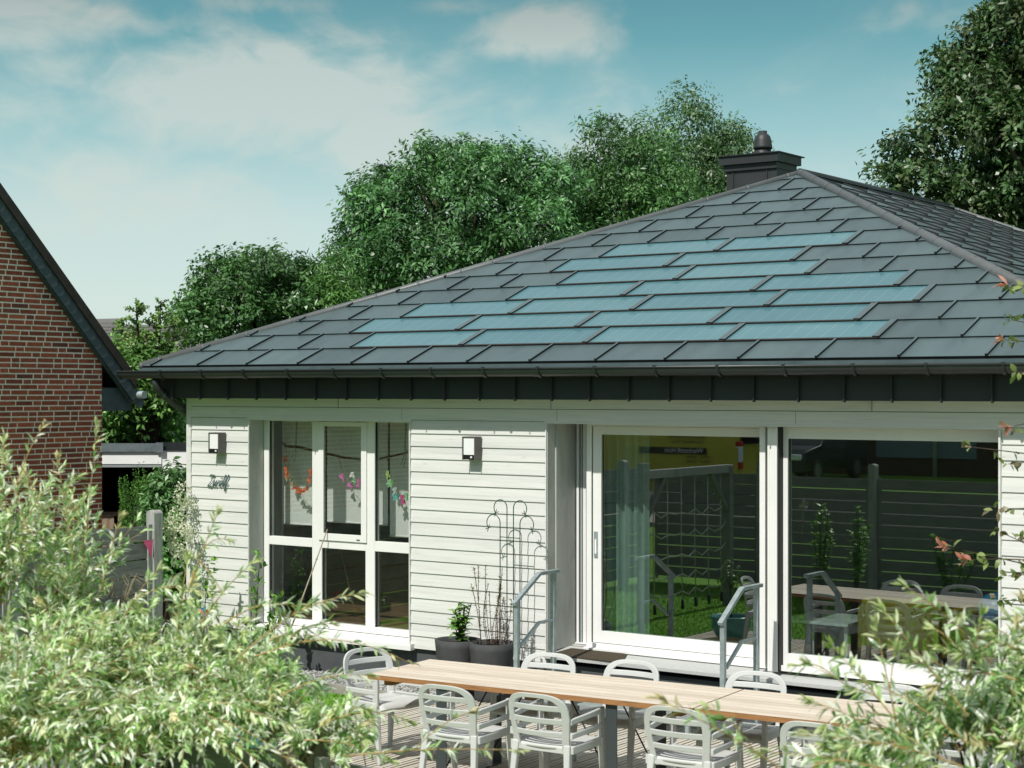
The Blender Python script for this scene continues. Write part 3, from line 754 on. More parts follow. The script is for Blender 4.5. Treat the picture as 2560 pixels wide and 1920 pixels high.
for r, (u0, n) in SOL.items():
    for k in range(n):
        a = u0 + 2 * JW * k; b = a + 2 * JW; s0, s1 = r * PIT, (r + 1) * PIT
        m = MB(); hh = lambda s: .024 - .016 * (s - s0) / PIT
        m.add([Pf(p, hh(p[1])) for p in ((a, s0), (b, s0), (b, s1), (a, s1))], [(0, 1, 2, 3)], 1)
        m.add([Pf(p, hh(p[1]) + .002) for p in ((a + .012, s0 + .018), (b - .062, s0 + .018), (b - .062, s1), (a + .012, s1))], [(0, 1, 2, 3)], 0)
        # light lower rail, shadow gap painted dark under it
        m.add([Pf(p, hh(p[1]) + .004) for p in ((a, s0 - .004), (b, s0 - .004), (b, s0 + .009), (a, s0 + .009))], [(0, 1, 2, 3)], 2)
        m.add([Pf((a, s0 - .004), .028), Pf((b, s0 - .004), .028), Pf((b, s0 - .004), .020), Pf((a, s0 - .004), .020)], [(0, 3, 2, 1)], 2)
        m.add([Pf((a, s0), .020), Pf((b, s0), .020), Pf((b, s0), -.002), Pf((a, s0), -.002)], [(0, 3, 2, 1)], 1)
        hip0 = [(0, 1, 99)]
        seam(m, Pf, a, s0, s1, hip0, .011, .02, 3)
        # wide cover strip at the right edge
        pb = [(b - .055, s0), (b - .008, s0), (b - .008, s1), (b - .055, s1)]
        top = [Pf(p, hh(p[1]) + .016) for p in pb]; bot = [Pf(p, hh(p[1])) for p in pb]
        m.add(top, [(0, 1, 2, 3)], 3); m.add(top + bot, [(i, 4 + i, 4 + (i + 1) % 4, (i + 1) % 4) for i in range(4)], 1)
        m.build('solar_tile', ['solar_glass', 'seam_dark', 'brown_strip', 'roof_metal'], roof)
# hip and ridge caps with collars
def cap(a, b, r, name, step=.5, endball=False, lift=.004):
    a = Vector(a); b = Vector(b); up = Vector((0, 0, lift)); d = (b - a); ln = d.length; d.normalize()
    m = MB(); m.tube([a + up, b + up], r, 16)
    s = .18
    while s < ln - .1:
        m.tube([a + up + d * s, a + up + d * (s + .022)], r + .003, 16); s += step
    if endball:
        m.tube([a + up - d * (r * .95 * math.sin(t)) for t in (0, .5, 1, 1.4)], [r * math.cos(t) for t in (0, .5, 1, 1.4)], 16)
    return m.build(name, 'roof_cap', roof)
cap(C[0] + Vector((.03, .03, .015)), A1, .046, 'hip_cap', .5, True); cap(C[1], A1, .060, 'hip_cap', .42, True)
cap(C[2], A2, .044, 'hip_cap'); cap(C[3], A2, .044, 'hip_cap')
m = MB(); m.tube([A1 + Vector((0, -.02, .022)), A2 + Vector((0, .1, .022))], .046, 14); m.box((A1.x - .11, A1.y, A1.z - .10), (A1.x - .012, A2.y, A1.z - .012), 1); m.box((A1.x + .012, A1.y, A1.z - .10), (A1.x + .11, A2.y, A1.z - .012), 1)
m.box((A1.x + .06, A1.y - .04, A1.z - .008), (A1.x + .125, A2.y + .02, A1.z - .001), 0); m.box((A1.x - .125, A1.y - .04, A1.z - .008), (A1.x - .06, A2.y + .02, A1.z - .001), 0)
y = A1.y + .3
while y < A2.y:
    m.box((A1.x + .07, y, A1.z - .0005), (A1.x + .085, y + .012, A1.z + .010), 2); y += .62
m.build('ridge_cap', ['gutter_metal', 'seam_dark', 'zinc_end'], roof)
# chimney
cx1, cy0 = 3.985, 6.4; cx0, cy1 = 3.26, 6.92; cz = 5.93
m = MB(); m.box((cx0, cy0, 4.3), (cx1, cy1, cz - .12))
for xx in (cx0 + .10, cx1 - .14): m.box((xx, cy0 - .018, 4.3), (xx + .012, cy0 - .0005, cz - .22))
m.box((cx1 + .0005, cy1 - .09, 4.3), (cx1 + .016, cy1 - .078, cz - .22))
chim = m.build('chimney', 'chimney_metal', house)
m = MB(); m.box((cx0 - .03, cy0 - .03, cz - .20), (cx1 + .012, cy1 + .03, cz - .121)); m.box((cx0 - .075, cy0 - .075, cz - .1205), (cx1 + .055, cy1 + .075, cz - .012)); m.box((cx0 - .10, cy0 - .10, cz - .0115), (cx1 + .08, cy1 + .13, cz + .002)); m.build('cap', 'chimney_metal', chim)
m = MB(); cc = ((cx0 + cx1) / 2 + .03, (cy0 + cy1) / 2, cz)
m.lathe([(.115, 0), (.105, .10), (.0, .10)], cc); m.lathe([(.104, .098), (.128, .098), (.122, .125), (.112, .20), (.098, .255), (.075, .285), (.058, .292), (.056, .292), (.056, .33), (.0, .332)], cc)
m.build('cowl', 'chimney_metal', chim)

# rooms behind the glass
m = MB(); m.box((.26, .36, .40), (HX - .26, 14.3, .428), 1)
m.box((.26, 5.2, .43), (HX - .26, 5.3, 2.8), 0); m.box((4.2, .36, .43), (4.3, 5.2, 2.8), 0); m.box((.26, .36, 2.62), (HX - .26, 5.2, 2.64), 0); m.box((.2505, .36, .43), (.262, 5.2, 2.6), 0); m.box((HX - .262, .36, .43), (HX - .2505, 5.2, 2.6), 0)
m.build('interior', ['room_wall', 'room_floor'], house)

# ------------------------------------------------------------------ on the front wall
def wall_lamp(x, z, label):
    t = thing('wall_lamp', (x, -.02, z - .11), label, 'wall lamp', 'wall lamps on the white house')
    m = MB(); w, h, d = .155, .225, .115
    m.box((x, -.02, z - h), (x + .008, -.02 - 0 + -d + .0, z)) if False else None
    m.box((x, -d - .02, z - h), (x + .010, -.0215, z)); m.box((x + w - .010, -d - .02, z - h), (x + w, -.0215, z))
    m.box((x + .0105, -d - .02, z - .010), (x + w - .0105, -.0215, z)); m.box((x + .0105, -.04, z - h + .005), (x + w - .0105, -.0215, z - .0105))
    m.build('housing', 'lamp_housing', t, bevel=.002)
    m = MB(); m.box((x + .0125, -d - .012, z - .178), (x + w - .0125, -.0405, z - .012)); m.build('diffuser', 'lamp_diffuser', t, bevel=.003)
    m = MB(); m.box((x + .0125, -d - .006, z - h + .002), (x + w - .0125, -.0405, z - .1785)); m.lathe([(0, .012), (.008, .010), (.012, 0)], (0, 0, 0), 12, 1)
    # little round detector eye, turned to face the garden
    k = len(m.v) - 36
    for i in range(k, len(m.v)):
        a, b, c = m.v[i]; m.v[i] = (x + w * .66 + a, -d - .006 - c, z - .202 + b)
    m.build('sensor', ['sensor_black', 'lamp_diffuser'], t)
wall_lamp(.428, 2.428, 'grey box lamp with white front, beside the house corner above the metal lettering')
wall_lamp(3.893, 2.438, 'grey box lamp with white front, between the window and the sliding door')

def ribbon(m, pts, z0=0, t=.006, mi=0):
    """calligraphic stroke in the wall plane: pts = (x, z, width)"""
    pts = [(Vector((p[0], 0, p[1])), p[2]) for p in pts]
    # smooth (Catmull-Rom)
    sm = []
    for i in range(len(pts) - 1):
        p0 = pts[max(i - 1, 0)]; p1 = pts[i]; p2 = pts[i + 1]; p3 = pts[min(i + 2, len(pts) - 1)]
        for k in range(6):
            t_ = k / 6
            q = 0.5 * ((2 * p1[0]) + (p2[0] - p0[0]) * t_ + (2 * p0[0] - 5 * p1[0] + 4 * p2[0] - p3[0]) * t_ ** 2 + (-p0[0] + 3 * p1[0] - 3 * p2[0] + p3[0]) * t_ ** 3)
            sm.append((q, p1[1] + (p2[1] - p1[1]) * t_))
    sm.append(pts[-1])
    for i in range(len(sm) - 1):
        a, wa = sm[i]; b, wb = sm[i + 1]
        d = (b - a)
        if d.length < 1e-6: continue
        d.normalize(); s = Vector((-d.z, 0, d.x))
        e = d * .0008
        p = [a - e - s * wa / 2, b + e - s * wb / 2, b + e + s * wb / 2, a - e + s * wa / 2]
        m.prism([q + Vector((0, z0 + random.random() * .0004, 0)) for q in p], (0, 1, 0), t, mi)
t = thing('house_lettering', (.50, -.025, 1.80), 'dark metal script lettering reading Zwölf on the white boards', 'lettering')
LX, LZ, S = .318, 1.832, .125            # origin, baseline, cap height
def stroke(pts, w): 
    return [(LX + (x + .26 * z) * S, LZ + z * S, w_ * S * .82) for (x, z, w_) in [(p[0], p[1], p[2] if len(p) > 2 else w) for p in pts]]
glyphs = [
    # Z : flag, diagonal, foot
    ('letter', [[(.02, .82, .05), (-.02, .93, .09), (.10, 1.02, .13), (.30, .98, .17), (.52, 1.02, .05)], [(.50, 1.02, .05), (.25, .50, .06), (-.12, .0, .05)], [(-.12, .0, .04), (.08, .07, .15), (.28, .0, .16), (.50, .05, .03)]]),
    ('letter', [[(.48, .10, .03), (.62, .55, .05)], [(.62, .55, .12), (.58, .10, .12), (.70, .02, .05), (.86, .30, .04), (.90, .55, .05)], [(.90, .55, .12), (.86, .10, .12), (.98, .02, .05), (1.14, .30, .04), (1.17, .56, .10), (1.24, .48, .04)]]),
    ('letter', [[(1.52, .52, .06), (1.38, .50, .10), (1.30, .25, .13), (1.38, .03, .07), (1.52, .10, .06), (1.60, .35, .10), (1.52, .52, .06), (1.66, .46, .03)], [(1.36, .74, .09), (1.42, .80, .09)], [(1.56, .74, .09), (1.62, .80, .09)]]),
    ('letter', [[(1.62, .20, .03), (1.84, .70, .04), (1.92, 1.02, .05), (1.84, 1.04, .06), (1.77, .60, .14), (1.74, .12, .13), (1.84, .0, .05), (1.96, .20, .03)]]),
    ('letter', [[(1.96, .20, .03), (2.14, .60, .04), (2.26, 1.0, .05), (2.18, 1.05, .07), (2.10, .55, .13), (2.04, .0, .13), (2.06, -.36, .10)], [(2.06, -.36, .08), (2.14, -.30, .05), (2.18, .12, .04), (2.34, .16, .07), (2.42, .30, .03)]]),
]
for nm, ss in glyphs:
    m = MB()
    for s_ in ss: ribbon(m, stroke(s_, .1), -.030, .006)
    m.build(nm, 'lettering', t)
for xx, zz in ((.36, 1.85), (.50, 1.86), (.66, 1.87)): pass

# ------------------------------------------------------------------ handrails, doormat, pots
def handrail(x, ytop, ybend, yend, ztop, zlow, label):
    t = thing('handrail', (x, (ytop + yend) / 2, 0), label, 'handrail', 'steel handrails beside the doorstep')
    def rail(dz, name, y0, y1, w, h):
        m = MB(); sl = (zlow - ztop) / (yend - ybend)
        m.bar((x, y0, ztop - dz), (x, ybend, ztop - dz), w, h); 
        a = Vector((x, ybend - .0005, ztop - dz)); b = Vector((x, y1, ztop - dz + sl * (y1 - ybend)))
        m.bar(a, b, w, h); m.build(name, 'galvanised', t, bevel=.003)
    rail(.018, 'top_rail', ytop, yend, .046, .032); rail(.46, 'middle_rail', ytop - .08, yend + .10, .030, .024)
    m = MB(); m.box((x - .021, ytop - .105, -.08), (x + .021, ytop - .063, ztop - .036)); m.build('post', 'galvanised', t, bevel=.003)
    m = MB(); m.box((x - .021, yend + .03, -.08), (x + .021, yend + .072, zlow + .02)); m.build('post', 'galvanised', t, bevel=.003)
handrail(5.165, -.345, -.66, -1.06, 1.248, 1.01, 'galvanised handrail at the doormat end of the doorstep, left of the sliding door')
handrail(7.185, -.245, -.595, -.97, 1.240, .985, 'galvanised handrail standing in front of the middle door post')
# galvanised grating step under the door
t = thing('grating_step', (6.2, -.7, 0), 'pale galvanised grating step on the deck below the sliding door', 'step')
m = MB(); m.box((5.35, -1.03, .165), (6.95, -1.015, .21)); m.box((5.35, -.40, .165), (6.95, -.385, .21)); m.box((5.35, -1.0145, .165), (5.37, -.4005, .21)); m.box((6.93, -1.0145, .165), (6.95, -.4005, .21))
y = -.99
while y < -.42: m.box((5.3705, y, .175), (6.9295, y + .012, .207)); y += .033
m.build('tread', 'galvanised', t)
for xx in (5.40, 6.87):
    for yy in (-1.0, -.44): m = MB(); m.box((xx, yy, -.02), (xx + .035, yy + .035, .164)); m.build('leg', 'galvanised', t)

def doormat():
    t = thing('doormat', (5.2, .1, .42), 'brown coir doormat on the stone doorstep by the sliding door', 'doormat')
    m = MB(); zf = lambda y: .385 + (y + .05) * (.058 / .58)
    P = [(4.86, -.045), (5.62, -.06), (5.66, -.03), (5.55, .225), (5.50, .24), (4.92, .235)]
    m.add([(x, y, zf(max(y, -.05)) + .014) for x, y in P] + [(x, y, zf(max(y, -.05)) + .002) for x, y in P], [tuple(range(6))] + [(i, 6 + i, 6 + (i + 1) % 6, (i + 1) % 6) for i in range(6)])
    m.build('pile', 'mat_brown', t)
doormat()

def leaf_quads(base, direc, normal, length, width, fold=.18, curl=0.0):
    """numpy: folded leaves, 6 verts and 4 quads-as-tris each -> verts, faces(3)"""
    n = len(base)
    d = direc / np.linalg.norm(direc, axis=1, keepdims=True)
    nn = normal - d * (normal * d).sum(1, keepdims=True); nn /= np.linalg.norm(nn, axis=1, keepdims=True) + 1e-9
    s = np.cross(d, nn)
    L_ = np.asarray(length).reshape(-1, 1) * np.ones((n, 1)); Wd = np.asarray(width).reshape(-1, 1) * np.ones((n, 1))
    cu = np.asarray(curl).reshape(-1, 1) * np.ones((n, 1))
    v = np.empty((n, 6, 3))
    v[:, 0] = base
    v[:, 1] = base + d * L_ * .34 + s * Wd * .46 + nn * Wd * fold
    v[:, 2] = base + d * L_ * .34 - s * Wd * .46 + nn * Wd * fold
    v[:, 3] = base + d * L_ * .70 + s * Wd * .38 + nn * (Wd * fold - cu * L_ * .10)
    v[:, 4] = base + d * L_ * .70 - s * Wd * .38 + nn * (Wd * fold - cu * L_ * .10)
    v[:, 5] = base + d * L_ - nn * cu * L_ * .28
    f = np.array([(0, 1, 2), (1, 3, 2), (2, 3, 4), (3, 5, 4)])
    # ridge line is omitted: two triangles fold between the sides
    F = (np.arange(n)[:, None, None] * 6 + f[None]).reshape(-1, 3)
    return v.reshape(-1, 3), F
def unit(g, n):
    v = g.normal(size=(n, 3)); return v / np.linalg.norm(v, axis=1, keepdims=True)

def sprig_leaves(g, stems, per, length, width, spread, colors, jitter=.25, up=.5):
    """leaves along stems. stems = list of Nx3 polylines. returns verts, faces, colours"""
    B, Dn, Nn = [], [], []
    for st in stems:
        st = np.asarray(st); k = len(st)
        tt = np.sort(g.uniform(.08, 1.0, per)) * (k - 1)
        i = np.minimum(tt.astype(int), k - 2); fr_ = (tt - i)[:, None]
        p = st[i] * (1 - fr_) + st[i + 1] * fr_; ax = st[i + 1] - st[i]; ax /= np.linalg.norm(ax, axis=1, keepdims=True) + 1e-9
        side = unit(g, per); side -= ax * (side * ax).sum(1, keepdims=True); side /= np.linalg.norm(side, axis=1, keepdims=True) + 1e-9
        dd_ = ax * (1 - spread) + side * spread
        nn = np.cross(dd_, np.cross(ax, dd_)) + unit(g, per) * jitter + np.array([0, 0, up])
        B.append(p); Dn.append(dd_); Nn.append(nn)
    B = np.concatenate(B); Dn = np.concatenate(Dn); Nn = np.concatenate(Nn); n = len(B)
    v, f = leaf_quads(B, Dn, Nn, g.uniform(.7, 1.15, n) * length, g.uniform(.75, 1.1, n) * width, .16, g.uniform(-.3, .9, n))
    c = np.array(colors)[g.integers(0, len(colors), n)] * g.uniform(.8, 1.2, (n, 1))
    return v, f, np.repeat(c, 6, 0)

def round_pot(name, x, y, z0, r_top, r_bot, h, label, mats, rim=.028, bulge=0.0, cat='plant pot', group=None):
    t = thing(name, (x, y, z0), label, cat, group)
    m = MB(); pr = [(0, 0), (r_bot, 0)]
    for k in range(1, 9):
        q = k / 8; pr.append((r_bot + (r_top - r_bot) * q + bulge * math.sin(q * PI), h * q))
    if bulge: pr += [(r_top + .018, h + .002), (r_top + .022, h + .016), (r_top + .012, h + .026)]
    zt = pr[-1][1]
    pr += [(r_top - rim, zt), (r_top - rim - .01, zt - .06)]
    m.lathe(pr, (x, y, z0), 36)
    m.build('pot', mats, t)
    m = MB(); m.lathe([(0, .012), (r_top * .5, .006), (r_top - rim, 0)], (x, y, z0 + zt - .045), 24, 0); m.build('soil', 'soil', t)
    return t
P1 = (4.13, -.52); P2 = (4.52, -.50)
round_pot('flower_pot', P1[0], P1[1], -.03, .215, .155, .565, 'charcoal tapered round pot holding the bushy green plant', 'pot_dark', group='charcoal pots at the house wall')
round_pot('flower_pot', P2[0], P2[1], -.03, .215, .155, .565, 'charcoal tapered round pot holding the dry brown stems and trellis', 'pot_dark', group='charcoal pots at the house wall')

def curve_pts(a, b, bend, n=8):
    a = np.array(a, float); b = np.array(b, float); t = np.linspace(0, 1, n)[:, None]
    return a * (1 - t) + b * t + np.array(bend, float) * np.sin(t * PI)

# bushy green plant
g = np.random.default_rng(21)
t = thing('citrus_plant', (P1[0] + .05, P1[1], .49), 'bushy bright green leafy plant in the left charcoal pot', 'potted plant')
stems = []
for i in range(9):
    a = g.uniform(0, 2 * PI); rr = g.uniform(.02, .16); stems.append(curve_pts((P1[0] + .05, P1[1], .48), (P1[0] + .03 + math.cos(a) * rr, P1[1] + math.sin(a) * rr, .48 + g.uniform(.22, .40)), (0, 0, .02)))
m = MB()
for s_ in stems: m.tube([tuple(p) for p in s_], .005, 5)
m.build('stem', 'bark', t)
v, f, c = sprig_leaves(g, stems, 19, .105, .048, .75, [(.10, .26, .03), (.15, .34, .05), (.07, .20, .03), (.22, .40, .07)])
np_mesh('foliage', v, f, c, 'leaf', t)
# dry stems
g = np.random.default_rng(4)
t = thing('dry_perennial', (P2[0], P2[1], .49), 'dry brown flower stems with few green shoots in the right charcoal pot', 'potted plant')
stems = []
for i in range(16):
    a = g.uniform(0, 2 * PI); rr = g.uniform(.02, .30); h = g.uniform(.30, .78)
    stems.append(curve_pts((P2[0] + math.cos(a) * min(rr, .15) * .8, P2[1] + math.sin(a) * min(rr, .15) * .8, .48), (P2[0] + math.cos(a) * rr, P2[1] + math.sin(a) * rr * .8, .48 + h), (g.normal(0, .02), g.normal(0, .02), 0)))
m = MB()
for s_ in stems: m.tube([tuple(p) for p in s_], .003, 5)
m.build('stem', 'bark', t)
v, f, c = sprig_leaves(g, stems, 44, .032, .010, .7, [(.20, .09, .035), (.28, .13, .05), (.14, .06, .03)])
v2, f2, c2 = sprig_leaves(g, [s_[5:] for s_ in stems[:11]], 16, .045, .011, .7, [(.22, .30, .07), (.34, .38, .13), (.30, .26, .10)])
np_mesh('foliage', np.concatenate([v, v2]), np.concatenate([f, f2 + len(v)]), np.concatenate([c, c2]), 'leaf', t)

# wire trellis with four crooks
def trellis():
    t = thing('wire_trellis', (P2[0], -.40, .49), 'green wire trellis with four curled tops standing in the right pot', 'trellis')
    X = [4.445, 4.525, 4.60, 4.675]; y = -.265
    def crook(x, z, s, r):
        p = [(x, y, .40), (x, y, z)]
        for k in range(1, 17):
            a = PI * k / 13.0; p.append((x + s * (r - r * math.cos(a)), y, z + r * math.sin(a)))
        return p
    for i, (x, z, s, r) in enumerate(((X[0], 1.63, -1, .078), (X[1], 1.775, -1, .076), (X[2], 1.775, 1, .076), (X[3], 1.63, 1, .078))):
        m = MB(); p = crook(x, z, s, r); m.tube(p, .0048, 6)
        q = Vector(p[-1]); m.tube([q + Vector((-.035, 0, .012 * s)), q + Vector((.035, 0, -.012 * s))], .004, 5); m.tube([q + Vector((-.012 * s, 0, .034)), q + Vector((.012 * s, 0, -.034))], .004, 5)
        m.build('crook', 'wire_green', t)
    for z in (1.50, .80):
        m = MB(); m.tube([(X[0], y + .004, z), (X[3], y + .004, z - .004)], .0042, 5); m.build('cross_wire', 'wire_green', t)
trellis()

# ------------------------------------------------------------------ tables and chairs
def table(label):
    t = thing('garden_table', (0, 0, 0), label, 'table', 'long garden tables', world=False)
    LN, WD, H_ = 2.69, .85, .745
    m = MB(); m.box((0, 0, H_ - .034), (LN, WD, H_), 1)
    m.add([(.001, .001, H_ + .0015), (LN - .001, .001, H_ + .0015), (LN - .001, WD - .001, H_ + .0015), (.001, WD - .001, H_ + .0015)], [(0, 1, 2, 3)], 0)
    m.build('tabletop', ['table_top', 'table_edge'], t)
    for x in (.12, LN / 2, LN - .18): m = MB(); m.box((x, .05, H_ - .075), (x + .07, WD - .05, H_ - .0345)); m.build('batten', 'table_edge', t)
    for x in (.60, LN - .68):
        m = MB(); m.box((x, .03, 0), (x + .09, .042, H_ - .035)); m.box((x, WD - .042, 0), (x + .09, WD - .03, H_ - .035)); m.box((x, .0425, 0), (x + .09, WD - .0425, .012)); m.box((x, .0425, H_ - .047), (x + .09, WD - .0425, H_ - .0355))
        m.build('leg_frame', 'table_leg', t, bevel=.004)
    for x, s in ((.645, 1), (LN - .635, -1)):
        for yy in (.10, WD - .10): m = MB(); m.tube([(x, yy, .10), (x + s * .36, yy, H_ - .04)], .006, 6); m.build('brace', 'seam_dark', t)
    return t
TA = math.atan2(.215, 2.675)
t1 = table('weathered wooden table with dark steel legs, left of the joint')
t1.location = (5.575, -3.535, 0); t1.rotation_euler = (0, 0, TA)
clone(t1, (5.575 + 2.70 * math.cos(TA), -3.535 + 2.70 * math.sin(TA), 0), TA, 'weathered wooden table running out of the right edge, right of the joint')

def chair():
    t = thing('garden_chair', (0, 0, 0), 'x', 'chair', 'pale grey plastic armchairs round the tables', world=False)
    # back surface: y as a function of x,z (sitter looks towards +Y)
    def ys(x, z): return -.175 - .235 * (z - .44) - .045 * (1 - (x / .25) ** 2)
    nb = 14
    m = MB(); TH = .020
    # outer and inner outline of the hoop
    outer, inner = [], []
    for k in range(8): z = .40 + (.64 - .40) * k / 8; w = .212 + .030 * k / 8; outer.append((-w, z)); inner.append((-w + .050, z))
    for k in range(21):
        a = PI - PI * k / 20; ca, sa = math.cos(a), math.sin(a)
        e = .62
        outer.append((math.copysign(abs(ca) ** e, ca) * .243, .64 + .18 * abs(sa) ** e)); inner.append((math.copysign(abs(ca) ** e, ca) * .192, .64 + .148 * abs(sa) ** e))
    for k in range(7, -1, -1): z = .40 + (.64 - .40) * k / 8; w = .212 + .030 * k / 8; outer.append((w, z)); inner.append((w - .050, z))
    n_ = len(outer); vs = []
    for x, z in outer: vs.append((x, ys(x, z), z))
    for x, z in inner: vs.append((x, ys(x, z), z))
    for x, z in outer: vs.append((x, ys(x, z) - TH, z))
    for x, z in inner: vs.append((x, ys(x, z) - TH, z))
    fs = []
    for i in range(n_ - 1):
        fs += [(i, n_ + i, n_ + i + 1, i + 1), (2 * n_ + i, 2 * n_ + i + 1, 3 * n_ + i + 1, 3 * n_ + i), (i, i + 1, 2 * n_ + i + 1, 2 * n_ + i), (n_ + i, 3 * n_ + i, 3 * n_ + i + 1, n_ + i + 1)]
    m.add(vs, fs, 0, None, False)
    def slat(z0, z1, wx):
        vs = []; k = 12
        for j in range(k + 1):
            x = -wx + 2 * wx * j / k
            for z in (z0, z1):
                for dy in (-.0015, -TH + .0015): vs.append((x, ys(x, z) + dy, z))
        fs = []
        for j in range(k):
            a = 4 * j; b = a + 4
            fs += [(a, b, b + 2, a + 2), (a + 1, a + 3, b + 3, b + 1), (a, a + 1, b + 1, b), (a + 2, b + 2, b + 3, a + 3)]
        m.add(vs, fs)
    slat(.699, .739, .193); slat(.607, .647, .192); slat(.516, .555, .184)
    m.build('backrest', 'chair_plastic', t, bevel=.005)
    # seat, dished, with a rolled front edge
    m = MB(); gx, gy = 10, 12
    top = []
    for j in range(gy + 1):
        v_ = j / gy; y = -.20 + .43 * v_
        for i in range(gx + 1):
            u_ = i / gx * 2 - 1; w = .215 + .025 * v_
            z = .455 + .012 * v_ - .016 * (1 - u_ * u_) * math.sin(min(v_ * 1.1, 1) * PI) - (.035 * ((v_ - .86) / .14) ** 2 if v_ > .86 else 0)
            yy = y - .022 * (1 - u_ * u_) * (1 - v_) + .028 * (1 - u_ * u_) * v_
            top.append((u_ * w, yy, z))
    bot = [(x, y, z - .024) for x, y, z in top]; k = gx + 1; o = len(top)
    fs = []
    for j in range(gy):
        for i in range(gx):
            if j in (1, 3) and 1 <= i < gx - 1: pass
            a = j * k + i; fs.append((a, a + 1, a + k + 1, a + k)); fs.append((o + a, o + a + k, o + a + k + 1, o + a + 1))
    for i in range(gx): fs += [(i, o + i, o + i + 1, i + 1), (gy * k + i, gy * k + i + 1, o + gy * k + i + 1, o + gy * k + i)]
    for j in range(gy): fs += [(j * k, (j + 1) * k, o + (j + 1) * k, o + j * k), (j * k + gx, o + j * k + gx, o + (j + 1) * k + gx, (j + 1) * k + gx)]
    m.add(top + bot, fs, 0, None, True)
    for q in range(3):      # raised ribs across the rear of the seat
        pts = [(x, -.125 + .035 * q - .02 * (1 - (x / .2) ** 2), .456 - .010 * (1 - (x / .21) ** 2)) for x in np.linspace(-.19, .19, 9)]
        m.tube(pts, .0045, 6)
    m.build('seat', 'chair_plastic', t)
    # arms: three bars on each side running into the front leg
    for s in (-1, 1):
        m = MB()
        def xb(y): return s * (.247 + .020 * math.sin(min(max((y + .22) / .42, 0), 1) * PI * .75))
        def bar_(z0, z1, ya, yb, lift, thick=.020):
            vs = []; kk = 10
            for j in range(kk + 1):
                y = ya + (yb - ya) * j / kk; q = j / kk; dz_ = lift * (q ** .7)
                for x in (xb(y), xb(y) - s * thick):
                    for z in (z0, z1): vs.append((x, y, z + dz_))
            fs = []
            for j in range(kk):
                a = 4 * j; b = a + 4
                ff = [(a, a + 1, b + 1, b), (a + 2, b + 2, b + 3, a + 3), (a, b, b + 2, a + 2), (a + 1, a + 3, b + 3, b + 1)]
                fs += ff if s > 0 else [tuple(reversed(q_)) for q_ in ff]
            fs += [(0, 2, 3, 1), (4 * kk, 4 * kk + 1, 4 * kk + 3, 4 * kk + 2)]
            m.add(vs, fs)
        bar_(.606, .646, -.225, .20, .030); bar_(.509, .548, -.215, .20, .022); bar_(.405, .460, -.205, .195, .012, .024)
        m.box((min(xb(.2), xb(.2) - s * .024), .150, .44), (max(xb(.2), xb(.2) - s * .024), .212, .676))
        m.build('armrest', 'chair_plastic', t, bevel=.006)
    for s in (-1, 1):
        m = MB(); m.bar((s * .205, -.200, .465), (s * .232, -.262, .0), .052, .048, 0, (0, 1, 0), .032, .030); m.build('leg', 'chair_plastic', t, bevel=.008)
        m = MB(); m.bar((s * .246, .176, .47), (s * .252, .235, .0), .046, .056, 0, (0, 1, 0), .030, .032); m.build('leg', 'chair_plastic', t, bevel=.008)
    m = MB(); m.box((-.20, -.215, .405), (.20, -.195, .445)); m.box((-.222, .165, .40), (.222, .185, .435)); m.build('seat_frame', 'chair_plastic', t, bevel=.004)
    return t
ch = chair()
front = [(6.56, -3.60, .06, 'grey armchair on the near side, second light back from the left end of the table'),
         (7.28, -3.50, .05, 'grey armchair on the near side, beside the steel table leg'),
         (8.30, -3.38, .05, 'grey armchair on the near side, at the joint of the two tables'),
         (9.27, -3.33, .07, 'grey armchair on the near side, half hidden by the right willow tip'),
         (10.12, -3.28, .05, 'grey armchair on the near side, deepest in the right willow leaves')]
front[0] = front[0][:3] + ('grey armchair on the near side, closest to the left table end',)
rear = [(6.42, -2.56, 'white-lit armchair on the house side, in front of the left handrail'),
        (7.12, -2.49, 'white-lit armchair on the house side, in front of the doormat edge'),
        (8.15, -2.41, 'white-lit armchair on the house side, in front of the right handrail'),
        (9.19, -2.34, 'white-lit armchair on the house side, behind the right willow branches'),
        (10.02, -2.33, 'white-lit armchair on the house side, almost hidden at the right edge')]
first = True
for x, y, a, lab in front:
    if first: ch.location = (x, y, 0); ch.rotation_euler = (0, 0, a); ch['label'] = lab; first = False
    else: clone(ch, (x, y, 0), a, lab)
for i, (x, y, lab) in enumerate(rear): clone(ch, (x, y, 0), PI + TA + (.03, -.04, .0, .05, -.03)[i], lab)
clone(ch, (5.30, -2.97, 0), -PI / 2 - .22, 'darker grey armchair at the head of the table, left of the tabletop')

# ------------------------------------------------------------------ seen inside the window
YB = .47
def blind(x0, x1, z0, label, ybl):
    t = thing('roller_blind', ((x0 + x1) / 2, ybl, z0), label, 'blind', 'roller blinds behind the window')
    m = MB(); n = 10
    vs = [(x0 + (x1 - x0) * i / n, ybl + .004 * math.sin(i * 2.1), z) for z in (z0, 2.6) for i in range(n + 1)]
    m.add(vs, [(i, i + 1, n + 2 + i, n + 1 + i) for i in range(n)], 0, None, True); m.build('cloth', 'blind_cloth', t)
    m = MB(); m.tube([(x0, ybl, z0), (x1, ybl, z0)], .011, 8); m.build('bottom_bar', 'blind_cloth', t)
blind(.884, 1.46, 1.417, 'pale blind behind the left light with orange garland', .55)
blind(1.479, 2.383, 1.467, 'pale blind behind the middle light with pink garland', .56)
blind(2.422, 3.05, 1.355, 'pale blind behind the right light with many-coloured garland', .55)
m = MB(); m.box((.95, .2855, .40), (3.18, .60, .455)); o = m.build('inner_sill', 'room_floor', house)
m = MB(); m.box((.6, 1.35, .429), (3.4, 2.1, 1.22)); o = m.build('sideboard', 'room_floor', None)
tag(o, 'dark wooden sideboard standing behind the window', 'sideboard')
